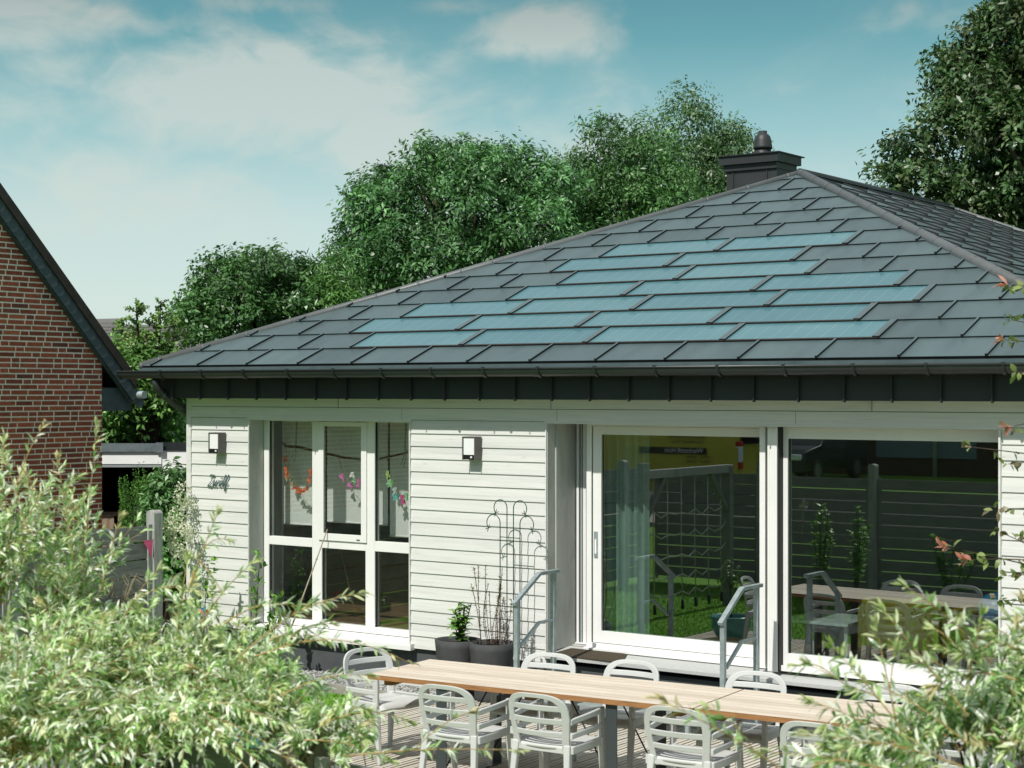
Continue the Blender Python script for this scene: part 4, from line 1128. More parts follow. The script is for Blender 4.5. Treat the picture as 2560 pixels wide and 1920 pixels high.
tb = thing('hanging_branch', (1.9, .40, 2.2), 'crooked bare branch hung on cords behind the window', 'branch')
pp = [(1.012, .405, 2.315), (1.081, .40, 2.276), (1.229, .40, 2.272), (1.459, .40, 2.242), (1.685, .40, 2.206), (1.917, .40, 2.171), (2.172, .40, 2.155), (2.353, .40, 2.161), (2.525, .40, 2.191), (2.811, .40, 2.251), (3.02, .40, 2.28)]
m = MB(); m.tube(pp, [.010, .014, .016, .015, .014, .013, .012, .0115, .011, .010, .008], 8); m.tube([(1.09, .40, 2.276), (1.07, .40, 2.31)], .006, 6); m.tube([(2.52, .40, 2.19), (2.54, .395, 2.215)], .005, 6); m.build('stick', 'bark', tb)
for x, z in ((1.229, 2.272), (2.755, 2.24)):
    m = MB(); m.tube([(x, .40, z + .012), (x + .012, .40, 2.58)], .004, 5); m.tube([(x - .012, .40, z + .012), (x + .0, .40, 2.58)], .004, 5); m.tube([(x, .39, z), (x - .02, .385, z - .06), (x - .05, .385, z - .13)], .004, 5); m.tube([(x, .39, z), (x + .01, .385, z - .07), (x - .02, .385, z - .16)], .004, 5)
    m.build('cord', 'string_tan', tb)
def garland(pts, bows, label):
    """string of folded paper bows"""
    c0 = pts[len(pts) // 2]
    t = thing('paper_garland', (c0[0], .385, c0[1]), label, 'garland', 'paper garlands behind the window')
    m = MB(); m.tube([(x, .382, z) for x, z in pts], .0026, 5); m.build('string', 'string_tan', t)
    rnd = random.Random(len(bows))
    for x, z, mt, s in bows:
        m = MB()
        for k in range(3):
            a = rnd.uniform(0, PI); l = .034 * s; w = .010 * s
            dx, dz_ = math.cos(a), math.sin(a); y = .372 - .004 * k
            m.add([(x - dx * l - dz_ * w, y, z - dz_ * l + dx * w), (x - dx * l + dz_ * w, y - .01, z - dz_ * l - dx * w), (x + dx * l * .6 + dz_ * w * 1.4, y + .006, z + dz_ * l - dx * w), (x + dx * l - dz_ * w * 1.4, y - .006, z + dz_ * l + dx * w)], [(0, 1, 2, 3)])
        m.build('paper_bow', mt, t)
garland([(1.099, 2.28), (1.10, 2.20), (1.127, 2.085), (1.14, 2.016), (1.183, 1.949), (1.22, 1.882), (1.294, 1.802), (1.367, 1.832), (1.431, 1.888), (1.468, 1.971), (1.52, 2.23)],
        [(1.09, 2.132, 'paper_orange', 1.2), (1.109, 2.009, 'paper_orange', 1.4), (1.118, 1.972, 'paper_orange', 1.2), (1.14, 1.937, 'paper_tan', 1.3), (1.205, 1.861, 'paper_tan', 1.2), (1.235, 1.824, 'paper_orange', 1.3), (1.294, 1.799, 'paper_orange', 1.3), (1.325, 1.79, 'paper_orange', 1.1), (1.40, 1.815, 'paper_orange', 1.4), (1.446, 1.909, 'paper_orange', 1.1), (1.464, 1.998, 'paper_orange', 1.2)], 'garland of orange paper bows in the left window light')
garland([(1.846, 2.18), (1.908, 2.03), (1.943, 1.971), (2.04, 1.901), (2.11, 1.923), (2.18, 2.018), (2.22, 2.155)],
        [(1.917, 1.957, 'paper_pink', 1.3), (2.026, 1.877, 'paper_pink', 1.3), (2.085, 1.925, 'paper_green', 1.0), (2.061, 1.988, 'blind_cloth', 1.1), (2.145, 1.905, 'paper_pink', 1.4)], 'garland of pink paper bows in the middle window light')
garland([(2.524, 2.192), (2.558, 2.055), (2.592, 1.964), (2.66, 1.861), (2.736, 1.772), (2.794, 1.814), (2.83, 1.90), (2.86, 2.25)],
        [(2.541, 2.008, 'paper_lime', 1.3), (2.579, 1.918, 'paper_green', 1.4), (2.64, 1.84, 'cloth_white', 1.2), (2.651, 1.782, 'paper_teal', 1.4), (2.747, 1.755, 'paper_magenta', 1.5), (2.794, 1.788, 'paper_green', 1.2)], 'garland of green, teal and magenta paper bows in the right window light')

# behind the sliding door
t = thing('curtain', (5.5, .62, .43), 'pale green curtain gathered at the left inside the sliding door', 'curtain')
m = MB(); n = 64; vs = []
for z in (.45, 2.6):
    for i in range(n + 1):
        q = i / n; vs.append((4.93 + .62 * q, .62 + .035 * math.sin(q * 38) + .012 * math.sin(q * 91), z))
m.add(vs, [(i, i + 1, n + 2 + i, n + 1 + i) for i in range(n)], 0, None, True); m.build('cloth', 'curtain_cloth', t)
def armchair(x, y, rz, label):
    t = thing('armchair', (x, y, .43), label, 'armchair', 'mustard armchairs behind the glass', rz, world=False)
    def bx(nm, lo, hi, b=.03): m = MB(); m.box(lo, hi); m.build(nm, 'mustard_cloth', t, bevel=b)
    bx('seat', (-.34, -.33, .16), (.34, .33, .44)); bx('backrest', (-.36, .22, .2), (.36, .40, .64)); bx('armrest', (-.43, -.33, .16), (-.33, .33, .56)); bx('armrest', (.33, -.33, .16), (.43, .33, .56))
    for a in (-.33, .33):
        for b in (-.27, .27): m = MB(); m.bar((a, b, .17), (a * 1.05, b * 1.05, 0), .04, .04, 0, (0, 1, 0), .024, .024); m.build('leg', 'table_edge', t)
armchair(8.08, 1.0, PI, 'mustard armchair inside the right door pane, turned with its back to the glass'); armchair(8.98, 1.05, 0, 'mustard armchair inside the right door pane, with the blue ball on its seat')
o = MB().lathe([(.15 * math.sin(a), -.15 * math.cos(a)) for a in np.linspace(0.01, PI - .01, 18)], (0, 0, .15), 28).build('play_ball', 'ball_blue', None)
tag(o, 'blue ball lying on the mustard armchair behind the right door pane', 'ball'); o.location = (8.84, .86, .865)
t = thing('glass_desk', (7.9, 1.0, .43), 'pale narrow table inside behind the right door pane', 'table')
m = MB(); m.box((6.95, .60, .80), (7.60, 1.25, .825)); m.build('tabletop', 'desk_white', t)
for a in (6.98, 7.54):
    for b in (.66, 1.18): m = MB(); m.box((a, b,    .43), (a + .03, b + .03, .7995)); m.build('leg', 'desk_white', t)

# ------------------------------------------------------------------ brick house on the left
BX = -3.2
def vz(y): return 4.87 - 1.07 * y           # lower edge of the verge
bh = thing('brick_house', (-7.0, -3.2, -.1), 'dark red brick house with steep tiled roof and slate-clad verge', 'house')
m = MB(); rnd = random.Random(11); ROW, BL = .0665, .262
RY = -3.4
def vzz(y): return vz(y) if y >= RY else vz(2 * RY - y)
k = 0; z = -.1
while z < vz(RY):
    y = -8.4 - [0, .085, .195, .04, .14][k % 5] - (.125 if k % 2 else 0)
    j = k
    while y < 1.54:
        ln = .131 if (j % 3 == 2) else BL
        y1 = min(y + ln - .019, 1.54); y0 = y
        j += 1; y += ln
        if y1 - y0 < .02: continue
        jz = rnd.uniform(-.0012, .0012)
        z0, z1 = z + .0092 + jz, z + ROW - .0092 + jz
        sl = 1.07
        top = vz(0) + .03
        poly = clip([(y0, z0), (y1, z0), (y1, z1), (y0, z1)], [(sl, 1, top), (-sl, 1, vz(0) + .03 - 2 * RY * sl)])
        if len(poly) < 3: continue
        hue = rnd.random()
        base = (.30, .082, .046) if hue < .62 else ((.24, .068, .042) if hue < .86 else ((.37, .115, .055) if hue < .96 else (.17, .062, .044)))
        f_ = rnd.uniform(.8, 1.15)
        m.prism([(BX - .03, p[0], p[1]) for p in poly], (1, 0, 0), .03 + rnd.uniform(-.002, .002), 0, tuple(c * f_ for c in base))
    z += ROW; k += 1
m.build('wall', 'brick', bh, colors=True)
m = MB()
m.prism([(BX - .004, -8.5, -.1), (BX - .004, 1.535, -.1), (BX - .004, 1.535, vz(1.535)), (BX - .004, RY, vz(RY)), (BX - .004, -8.5, vzz(-8.5))], (-1, 0, 0), .3)
m.build('mortar', 'mortar', bh)
m = MB(); m.box((-12, 1.52, -.1), (BX - .31, 1.54, 3.1)); m.box((-12, -8.5, -.1), (BX - .31, -8.4, 3.1)); m.build('wall', 'dark_brick', bh)
# roof slopes with overhanging verge
dn = Vector((0, 1, -1.07)).normalized(); upn = Vector((0, 1.07, 1)).normalized()
YE = 2.02
m = MB()
for sgn in (1, -1):
    def q(y, off):      # point on the slope line, mirrored for the other side
        z_ = vz(y) + off
        return (y if sgn > 0 else 2 * RY - y, z_)
    pl = [q(RY, .20), q(YE, .20), q(YE, .36), q(RY, .36)]
    m.prism([(BX + .12, a, b) for a, b in pl], (-1, 0, 0), 9.2, 0)
rf = m.build('roof', 'roof_tile_brown', bh)
# verge tiles, each lapping over the next
m = MB(); s = 0.0; L0 = (Vector((0, YE, vz(YE))) - Vector((0, RY, vz(RY)))).length
o0 = Vector((0, RY, vz(RY)))
while s < L0 - .05:
    a = o0 + dn * s; b = o0 + dn * min(s + .355, L0)
    e0, e1 = .135, .175
    lo0, hi0 = .125, .30
    P_ = lambda p, x, h: (x, p.y + upn.y * h, p.z + upn.z * h)
    for x0, x1, l0, h0, l1, h1 in ((BX + .13, BX + .20, .09, .240, .135, .300), (BX - .4, BX + .1295, .215, .24, .27, .298)):
        m.hexa([P_(a, x0, l0), P_(a, x1, l0), P_(b, x1, l1), P_(b, x0, l1), P_(a, x0, h0), P_(a, x1, h0), P_(b, x1, h1), P_(b, x0, h1)])
    s += .325
m.build('verge_tile', 'roof_tile_brown', rf)
# slates on the bargeboard: rounded, lapped
m = MB(); s = 0.0
while s < L0 + .02:
    c0 = o0 + dn * s; pts = []
    w0, w1 = -.005, .135; ln = .20
    ring = [(0, w0), (ln - .05, w0)] + [(ln - .05 + .05 * math.sin(a), w0 + (w1 - w0) * (1 - math.cos(a)) / 2) for a in np.linspace(.3, PI - .3, 9)] + [(ln - .05, w1), (0, w1)]
    x_ = lambda d_: BX + .085 + .012 * d_ / ln
    front_ = [(x_(d_), (c0 + dn * d_ + upn * h_).y, (c0 + dn * d_ + upn * h_).z) for d_, h_ in ring]
    kk = len(front_)
    m.add(front_ + [(x - .008, y, z_) for x, y, z_ in front_], [tuple(range(kk))] + [(i, kk + i, kk + (i + 1) % kk, (i + 1) % kk) for i in range(kk)])
    s += .148
m.build('verge_slate', 'slate', bh)
m = MB()
pl = [(RY, vz(RY) - .02), (YE - .02, vz(YE - .02) - .02), (YE - .02, vz(YE) + .18), (RY, vz(RY) + .18)]
m.prism([(BX + .07, a, b) for a, b in pl], (-1, 0, 0), .062); m.build('bargeboard', 'slate', bh)
m = MB(); m.tube([(BX - 6, YE + .06, vz(YE) + .12), (BX + .20, YE + .06, vz(YE) + .12)], .05, 14); m.build('gutter', 'zinc_end', bh)
# small slate-hung canopy behind the corner
cp = MB()
cp.box((BX - 1.2, 1.545, 2.62), (BX - .02, 2.05, 2.92))
can = cp.build('canopy', 'slate', bh)
m = MB(); m.hexa([(BX - 1.2, 1.542, 2.96), (BX + .03, 1.542, 2.96), (BX + .03, 2.22, 2.75), (BX - 1.2, 2.22, 2.75), (BX - 1.2, 1.542, 3.02), (BX + .03, 1.542, 3.02), (BX + .03, 2.24, 2.83), (BX - 1.2, 2.24, 2.83)]); m.build('flashing', 'lead', can)
m = MB(); rr = 0
for r_ in range(4):
    for k in range(6):
        y0 = 1.55 + .10 * k - (.05 if r_ % 2 else 0); zt = 2.93 - .075 * r_
        ring = [(y0 + .05 + .05 * math.cos(a), zt - .07 + .05 * math.sin(a)) for a in np.linspace(PI, 2 * PI, 7)] + [(y0 + .1, zt), (y0, zt)]
        ring = clip(ring, [(1, 0, 2.05), (-1, 0, -1.546)])
        if len(ring) > 2: m.prism([(BX - .0195 + .004 * (4 - r_), a, b) for a, b in ring], (1, 0, 0), .006)
m.build('slate', 'slate', can)

# ------------------------------------------------------------------ garage behind
GD = 26.5
gp = at(360, 975, GD); gl = lambda u, v, dy=0: ((u - 360) / F_PX * GD, dy, CAM.z - (v - HORIZ) / F_PX * GD + .1)
gar = thing('garage', (gp.x, gp.y, -.1), 'flat-roofed white garage with open dark doorway and metal roof trim', 'garage', rotz=YAW, world=False)
def gbox(nm, u0, u1, v0, v1, y0, y1, mt):
    a = gl(u0, v1); b = gl(u1, v0); m = MB(); m.box((a[0], y0, a[2]), (b[0], y1, b[2])); return m.build(nm, mt, gar)
gbox('roof_trim', 120, 406, 1108.5, 1129, -.06, .04, 'lead'); gbox('roof_trim', 392, 410, 1106, 1131, -.075, -.061, 'lead'); gbox('roof_trim', 406.5, 640, 1106, 1126, -.02, .06, 'gutter_metal')
gbox('wall', 120, 404, 1129.5, 1160, -.02, .12, 'white_panel'); gbox('wall', 404.5, 640, 1126.5, 1500, .0, .14, 'white_panel')
gbox('lintel', 120, 404, 1160.5, 1168, -.01, .10, 'zinc_end')
a = gl(120, 1168); b = gl(404, 1105)
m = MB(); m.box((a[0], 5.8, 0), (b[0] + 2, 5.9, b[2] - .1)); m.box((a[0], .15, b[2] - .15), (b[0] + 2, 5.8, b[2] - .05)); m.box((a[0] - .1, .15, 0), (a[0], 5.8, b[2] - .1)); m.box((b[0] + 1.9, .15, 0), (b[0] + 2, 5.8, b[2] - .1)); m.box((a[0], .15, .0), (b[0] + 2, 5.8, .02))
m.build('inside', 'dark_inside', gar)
# cloth-covered table in the garage doorway
ct = thing('covered_table', at(305, 1310, GD + .6), 'table in the garage doorway draped with beige cloths and a white cloth', 'table', rotz=YAW, world=False)
ct.location.z = -.08
def drape(nm, x0, x1, zt, zb, y, mt, wav, seed):
    g = np.random.default_rng(seed); n = 18; vs = []
    for j in range(5):
        q = j / 4
        for i in range(n + 1):
            p = i / n
            vs.append((x0 + (x1 - x0) * (p - .5) * (1 - .12 * q) + (x1 - x0) * .5, y - .05 * q + wav * q * math.sin(p * 17 + seed), zt + (zb - zt) * q + .02 * math.sin(p * 9 + seed) * q))
    m = MB(); m.add(vs, [(j * (n + 1) + i, j * (n + 1) + i + 1, (j + 1) * (n + 1) + i + 1, (j + 1) * (n + 1) + i) for j in range(4) for i in range(n)], 0, None, True); return m.build(nm, mt, ct)
m = MB(); m.box((-.42, .0, .98), (.60, .6, 1.02)); m.build('top_cloth', 'cloth_beige', ct, bevel=.02)
drape('side_cloth', -.42, -.12, 1.02, .12, -.01, 'cloth_beige', .04, 1); drape('side_cloth', .12, .36, 1.02, .05, .03, 'cloth_beige', .03, 3)
drape('white_cloth', -.10, .16, .72, .02, .08, 'cloth_white', .03, 2); drape('white_cloth', .34, .60, .80, .02, .06, 'cloth_white', .02, 5)

# ------------------------------------------------------------------ fences
def fence_run(a, b, label, nposts, board_n=9, top=1.62, post_h=1.66, group='grey timber fence panels', gaps=.016, mats='fence_wood', zb=.0):
    """a run of one panel between two points: boards (one mesh per panel) and its end battens"""
    a = Vector(a); b = Vector(b); d = (b - a); ln = d.length; rz = math.atan2(d.y, d.x)
    t = thing('garden_fence', (a.x, a.y, -.1), label, 'fence', group, rz, world=False)
    m = MB(); h = (top - zb) / board_n
    for i in range(board_n):
        sag = .0
        m.box((.075, -.012 + .003 * (i % 2), zb + h * i + .1), (ln - .075, .012, zb + h * (i + 1) - gaps + .1))
    m.build('board', mats, t)
    for x in (.066, ln - .066 - .05): 
        m = MB(); m.box((x, -.032, zb + .03), (x + .05, -.0125, top + .1)); m.build('batten', 'post_wood', t)
    return t
def fence_post(x, y, h, label, w=.115, mt='post_wood', group='round-topped fence posts', rz=0):
    t = thing('fence_post', (x, y, -.1), label, 'fence post', group, rz, world=False)
    m = MB(); r = w / 2; pr = [(-r, 0), (r, 0), (r, h + .1 - r * .6)] + [(r * math.cos(a), h + .1 - r * .6 + r * .6 * math.sin(a)) for a in np.linspace(.3, PI - .3, 7)] + [(-r, h + .1 - r * .6)]
    m.prism([(p[0], -r, p[1]) for p in pr], (0, 1, 0), w); m.build('shaft', mt, t, bevel=.006)
# side fence from the house corner towards the street
YS = [-.63, -2.52, -4.42, -6.32, -8.22]
PL = ['silver grey round-topped post at the white house corner', 'silver grey round-topped post behind the left willow, below the brick wall', 'grey round-topped post of the side fence, third from the house', 'grey round-topped post of the side fence, fourth from the house', 'grey round-topped post of the side fence, fifth from the house']
for i, y in enumerate(YS): fence_post(.12, y, 1.60 if i < 2 else 1.82, PL[i], .125, rz=0)
for i in range(4): fence_run((.12, YS[i + 1], 0), (.12, YS[i], 0), ['grey slatted fence panel with the pink pennant beside the house corner', 'grey slatted fence panel of the side fence next to the first one', 'grey slatted fence panel behind the climbing frame, nearer the house', 'grey slatted fence panel behind the climbing frame, farther from the house'][i], 2, 8 if i == 0 else 10, 1.45 if i == 0 else 1.70)
fence_run((.12, -8.99, 0), (.12, YS[4], 0), 'short grey slatted fence piece where the side fence meets the street fence', 2, 10, 1.70)
# fence along the street
XS = [.12, 2.05, 3.98, 5.91, 6.12, 8.05, 9.98, 11.91, 13.84]
for i, x in enumerate(XS[1:]): fence_post(x, -9.05, 1.84 if i != 5 else 1.74, 'grey round-topped post of the street fence, seen in the glass' if i != 5 else 'weathered brown post top rising from the left willow', .12, 'post_wood' if i != 5 else 'old_post', 'posts of the street fence' if i != 5 else None)
for i in range(8):
    if i == 3: continue
    fence_run((XS[i], -9.05, 0), (XS[i + 1], -9.05, 0), 'grey slatted panel of the street fence, reflected in the door glass', 2, 10, 1.64, group='panels of the street fence', gaps=.015)
# pennant
t = thing('pennant', (.12, -.80, 1.2), 'pink triangular pennant hanging on the slatted fence', 'pennant')
m = MB(); m.add([(.168, -.84, 1.285), (.172, -.70, 1.29), (.185, -.73, 1.09), (.18, -.78, 1.19)], [(0, 3, 1), (3, 2, 1)]); m.build('cloth', 'pink_cloth', t)
m = MB(); m.tube([(.165, -2.4, 1.42), (.168, -1.7, 1.33), (.168, -.84, 1.285), (.172, -.70, 1.29), (.165, -.64, 1.40)], .003, 5); m.build('string', 'string_tan', t)

# climbing frame with rope net
cf = thing('rope_net_gym', (2.55, -5.95, -.1), 'weathered timber climbing frame with a rope net on the lawn', 'climbing frame')
for y in (-4.80, -7.06):
    m = MB(); m.box((2.49, y - .055, -.1), (2.61, y + .055, 1.95 if y > -5 else 1.84)); m.build('post', 'fence_wood', cf, bevel=.006)
m = MB(); m.box((2.50, -7.12, 1.745), (2.60, -4.8555, 1.855)); m.build('beam', 'post_wood', cf, bevel=.005)
for y, s in ((-4.86, -1), (-7.0, 1)): m = MB(); m.bar((2.55, y, 1.25), (2.55, y + s * .45, 1.745), .07, .07, 0, (1, 0, 0)); m.build('brace', 'fence_wood', cf)
m = MB(); YN = np.linspace(-5.05, -6.85, 6)
for k, y in enumerate(YN): m.tube([(2.55, y, 1.74), (2.56, y + .02, .9), (2.57, y, .10)], .008, 5); m.tube([(2.57, y, .10), (2.57, y, -.02)], .022, 6, 1)
for z in (1.28, 1.0, .72, .45, .22):
    p = []
    for k in range(len(YN) * 2 - 1):
        y = YN[0] + (YN[-1] - YN[0]) * k / (len(YN) * 2 - 2); p.append((2.56, y, z - (.05 if k % 2 else 0) + .02 * math.sin(k * 2.3 + z)))
    m.tube([(2.55, -4.86, z + .02)] + p + [(2.55, -7.0, z + .06)], .010, 6)
m.build('net', ['rope', 'seam_dark'], cf)

# ------------------------------------------------------------------ street side: van, car, house (seen in the glass)
def text_mesh(name, body, size, mt, parent, M, flip=False):
    cu = bpy.data.curves.new(name, 'FONT'); cu.body = body; cu.size = size; cu.align_x = 'CENTER'
    ob = bpy.data.objects.new('tmp', cu); col.objects.link(ob)
    dg = bpy.context.evaluated_depsgraph_get(); me = bpy.data.meshes.new_from_object(ob.evaluated_get(dg)); 
    bpy.data.objects.remove(ob); bpy.data.curves.remove(cu)
    me.name = name; me.materials.clear(); me.materials.append(MATS[mt])
    me.transform(M)
    o = bpy.data.objects.new(name, me); col.objects.link(o); o.parent = parent
    return o
def wheels(t, xs, yw, r, z0=0):
    for x in xs:
        for y, s in ((yw, 1), (-yw, -1)):
            m = MB(); pr = [(r * .62, -.11), (r * .95, -.11), (r, -.07), (r, .07), (r * .95, .11), (r * .62, .11)]
            n = 24; vs = [(x + a * math.cos(2 * PI * j / n), y + b, z0 + r + a * math.sin(2 * PI * j / n)) for a, b in pr for j in range(n)]
            m.add(vs, [(i * n + j, i * n + (j + 1) % n, (i + 1) * n + (j + 1) % n, (i + 1) * n + j) for i in range(len(pr) - 1) for j in range(n)], 0, None, True)
            w = m.build('wheel', 'tyre', t)
            m = MB(); m.tube([(x, y - .08, z0 + r), (x, y + .085, z0 + r)], r * .61, 20); m.build('rim', 'rim', w)
van = thing('delivery_van', (-4.9, -17.7, .43), 'yellow panel van with black lettering parked on the street', 'van', None, 0, world=False)
m = MB()   # local: long axis x, rear at +x, side with lettering faces +y
sec = [(-.93, .35), (-.97, .70), (-.96, 1.25), (-.86, 2.05), (-.72, 2.22), (.72, 2.22), (.86, 2.05), (.96, 1.25), (.97, .70), (.93, .35)]
st = [(2.42, .98), (2.46, 1.0), (2.3, 1.0), (0, 1.0), (-1.4, 1.0), (-1.9, .985)]
vs = []; 
for x, f_ in st: vs += [(x, y * f_, .35 + (z - .35) * (f_ if x > 0 else 1)) for y, z in sec]
nose = [(-2.1, .95, 1.95), (-2.75, .93, 1.32), (-3.25, .86, 1.12), (-3.4, .80, .80), (-3.38, .78, .35)]
for x, f_, zt in nose: vs += [(x, y * f_, min(z, zt)) for y, z in sec]
k = len(sec); ns = len(st) + len(nose)
m.add(vs, [(i * k + j, i * k + (j + 1) % k, (i + 1) * k + (j + 1) % k, (i + 1) * k + j) for i in range(ns - 1) for j in range(k)] + [tuple(range(k)), tuple(range((ns - 1) * k, ns * k))[::-1]], 0)
m.build('body', 'van_yellow', van, bevel=.03)
m = MB(); m.box((-1.9, .962, .60), (2.25, .984, .72)); m.build('side_moulding', 'van_black', van)
m = MB(); m.box((2.0, -.95, .33), (2.55, .95, .52)); m.build('bumper', 'van_black', van, bevel=.03)
for y in (-1, 1):
    m = MB(); m.box((2.395, y * .87 - .085, 1.0), (2.49, y * .87 + .085, 1.32), 0); m.box((2.395, y * .87 - .085, 1.3205), (2.49, y * .87 + .085, 1.42), 1); m.box((2.395, y * .87 - .085, .86), (2.49, y * .87 + .085, .9995), 1); m.build('tail_light', ['lamp_clear', 'lamp_red'], van, bevel=.015)
m = MB(); m.box((2.462, -.30, .60), (2.474, .22, .71)); m.build('number_plate', 'van_white', van)
m = MB(); m.box((2.4605, -.78, 1.36), (2.472, -.04, 1.92)); m.box((2.4605, .04, 1.36), (2.472, .78, 1.92)); m.build('rear_window', 'car_glass', van, bevel=.01)
m = MB(); m.add([(2.474, .0, 1.20), (2.474, .05, 1.12), (2.474, 0, 1.04), (2.474, -.05, 1.12), (2.474, .0, 1.165), (2.474, .028, 1.12), (2.474, 0, 1.075), (2.474, -.028, 1.12)], [(0, 1, 5, 4), (1, 2, 6, 5), (2, 3, 7, 6), (3, 0, 4, 7)]); m.build('badge', 'van_black', van)
m = MB(); m.box((2.4605, -.003, .56), (2.468, .003, 1.34)); m.build('door_gap', 'van_black', van)
wheels(van, (-2.45, 1.45), .86, .33)
# text on the side facing the garden (+y): readable from the garden, mirrored in the glass
MS = lambda x, z: Matrix.Translation((x, .9915, z)) @ Matrix.Rotation(PI, 4, 'Z') @ Matrix.Rotation(R(90), 4, 'X')
text_mesh('lettering', '&Sonneke', .22, 'van_black', van, MS(1.28, 1.47))
text_mesh('lettering', 'Meisterbetrieb, Pulheim', .085, 'van_black', van, MS(1.30, 1.37))
m = MB(); m.box((.15, .9845, 1.145), (1.75, .989, 1.275)); m.build('lettering_band', 'van_black', van)
text_mesh('lettering', 'Werkstoff Holz', .145, 'van_white', van, MS(1.22, 1.168))
text_mesh('lettering', 'Möbel   Küchen', .085, 'van_black', van, MS(1.55, 1.065)); text_mesh('lettering', 'Parkett   Decken', .085, 'van_black', van, MS(1.55, .975))

car = thing('parked_car', (-6.9, -29.5, .43), 'dark car facing the garden from the far side of the street', 'car', None, 0, world=False)
m = MB()   # front faces +y
sec = [(2.05, .32, .62, .78), (2.0, .32, .80, .84), (1.3, .30, .93, .88), (1.0, .30, .98, .89), (.35, .30, 1.40, .70), (-.9, .30, 1.46, .70), (-1.7, .30, 1.02, .84), (-2.0, .34, .90, .80)]
vs = []
for y, zb, zt, w in sec: vs += [(-.88, y, zb), (-.9, y, (zb + .85) / 2), (-.88, y, min(zt, .86)), (-w, y, zt), (w, y, zt), (.88, y, min(zt, .86)), (.9, y, (zb + .85) / 2), (.88, y, zb)]
k = 8; m.add(vs, [(i * k + j, (i + 1) * k + j, (i + 1) * k + (j + 1) % k, i * k + (j + 1) % k) for i in range(len(sec) - 1) for j in range(k)] + [tuple(range(k))[::-1], tuple(range((len(sec) - 1) * k, len(sec) * k))])
m.build('body', 'car_dark', car, bevel=.03)
for s in (-1, 1): m = MB(); m.box((s * .62 - .19, 1.93, .60), (s * .62 + .19, 2.07, .76)); m.build('headlight', 'lamp_clear', car, bevel=.03)
m = MB(); m.box((-.26, 2.055, .42), (.26, 2.075, .53)); m.build('number_plate', 'van_white', car)
m = MB(); m.box((-.40, 2.04, .58), (.40, 2.06, .70)); m.build('grille', 'van_black', car)
m = MB(); m.add([(-.80, .985, 1.0), (.80, .985, 1.0), (.66, .38, 1.405), (-.66, .38, 1.405)], [(0, 1, 2, 3)]); m.build('windscreen', 'car_glass', car)
wheels(car, (-.80, .80), 0, .31) if False else None
for y in (1.25, -1.25):
    for x in (-.82, .82):
        m = MB(); m.tube([(x - .09, y, .31), (x + .09, y, .31)], .31, 22); w = m.build('wheel', 'tyre', car); m = MB(); m.tube([(x - .095, y, .31), (x + .095, y, .31)], .19, 18); m.build('rim', 'rim', w)
sh = thing('street_house', (-3, -33, .4), 'dark brick house with roller shutter across the street, seen in the glass', 'house')
m = MB(); m.box((-28.0, -42, .4), (22, -33, 4.2)); m.build('wall', 'dark_brick', sh)
m = MB()
for k in range(24): m.hexa([(-6.4, -32.995, .95 + k * .08), (-3.4, -32.995, .95 + k * .08), (-3.4, -32.96, .95 + k * .08), (-6.4, -32.96, .95 + k * .08), (-6.4, -32.995, 1.02 + k * .08), (-3.4, -32.995, 1.02 + k * .08), (-3.4, -32.975, 1.02 + k * .08), (-6.4, -32.975, 1.02 + k * .08)])
m.build('roller_shutter', 'shutter_teal', sh)
m = MB(); m.tube([(-4.6, -32.92, .4), (-4.6, -32.92, 4.2)], .07, 10); m.build('downpipe', 'reveal_grey', sh)
m = MB(); m.prism([(-28.5, -32.5, 4.15), (-28.5, -42.5, 4.15), (-28.5, -37.5, 7.8)], (1, 0, 0), 51); m.build('roof', 'roof_tile_brown', sh)
m = MB(); m.box((-9.9, -32.99, .42), (-8.9, -32.95, 2.5)); m.build('door', 'table_leg', sh)

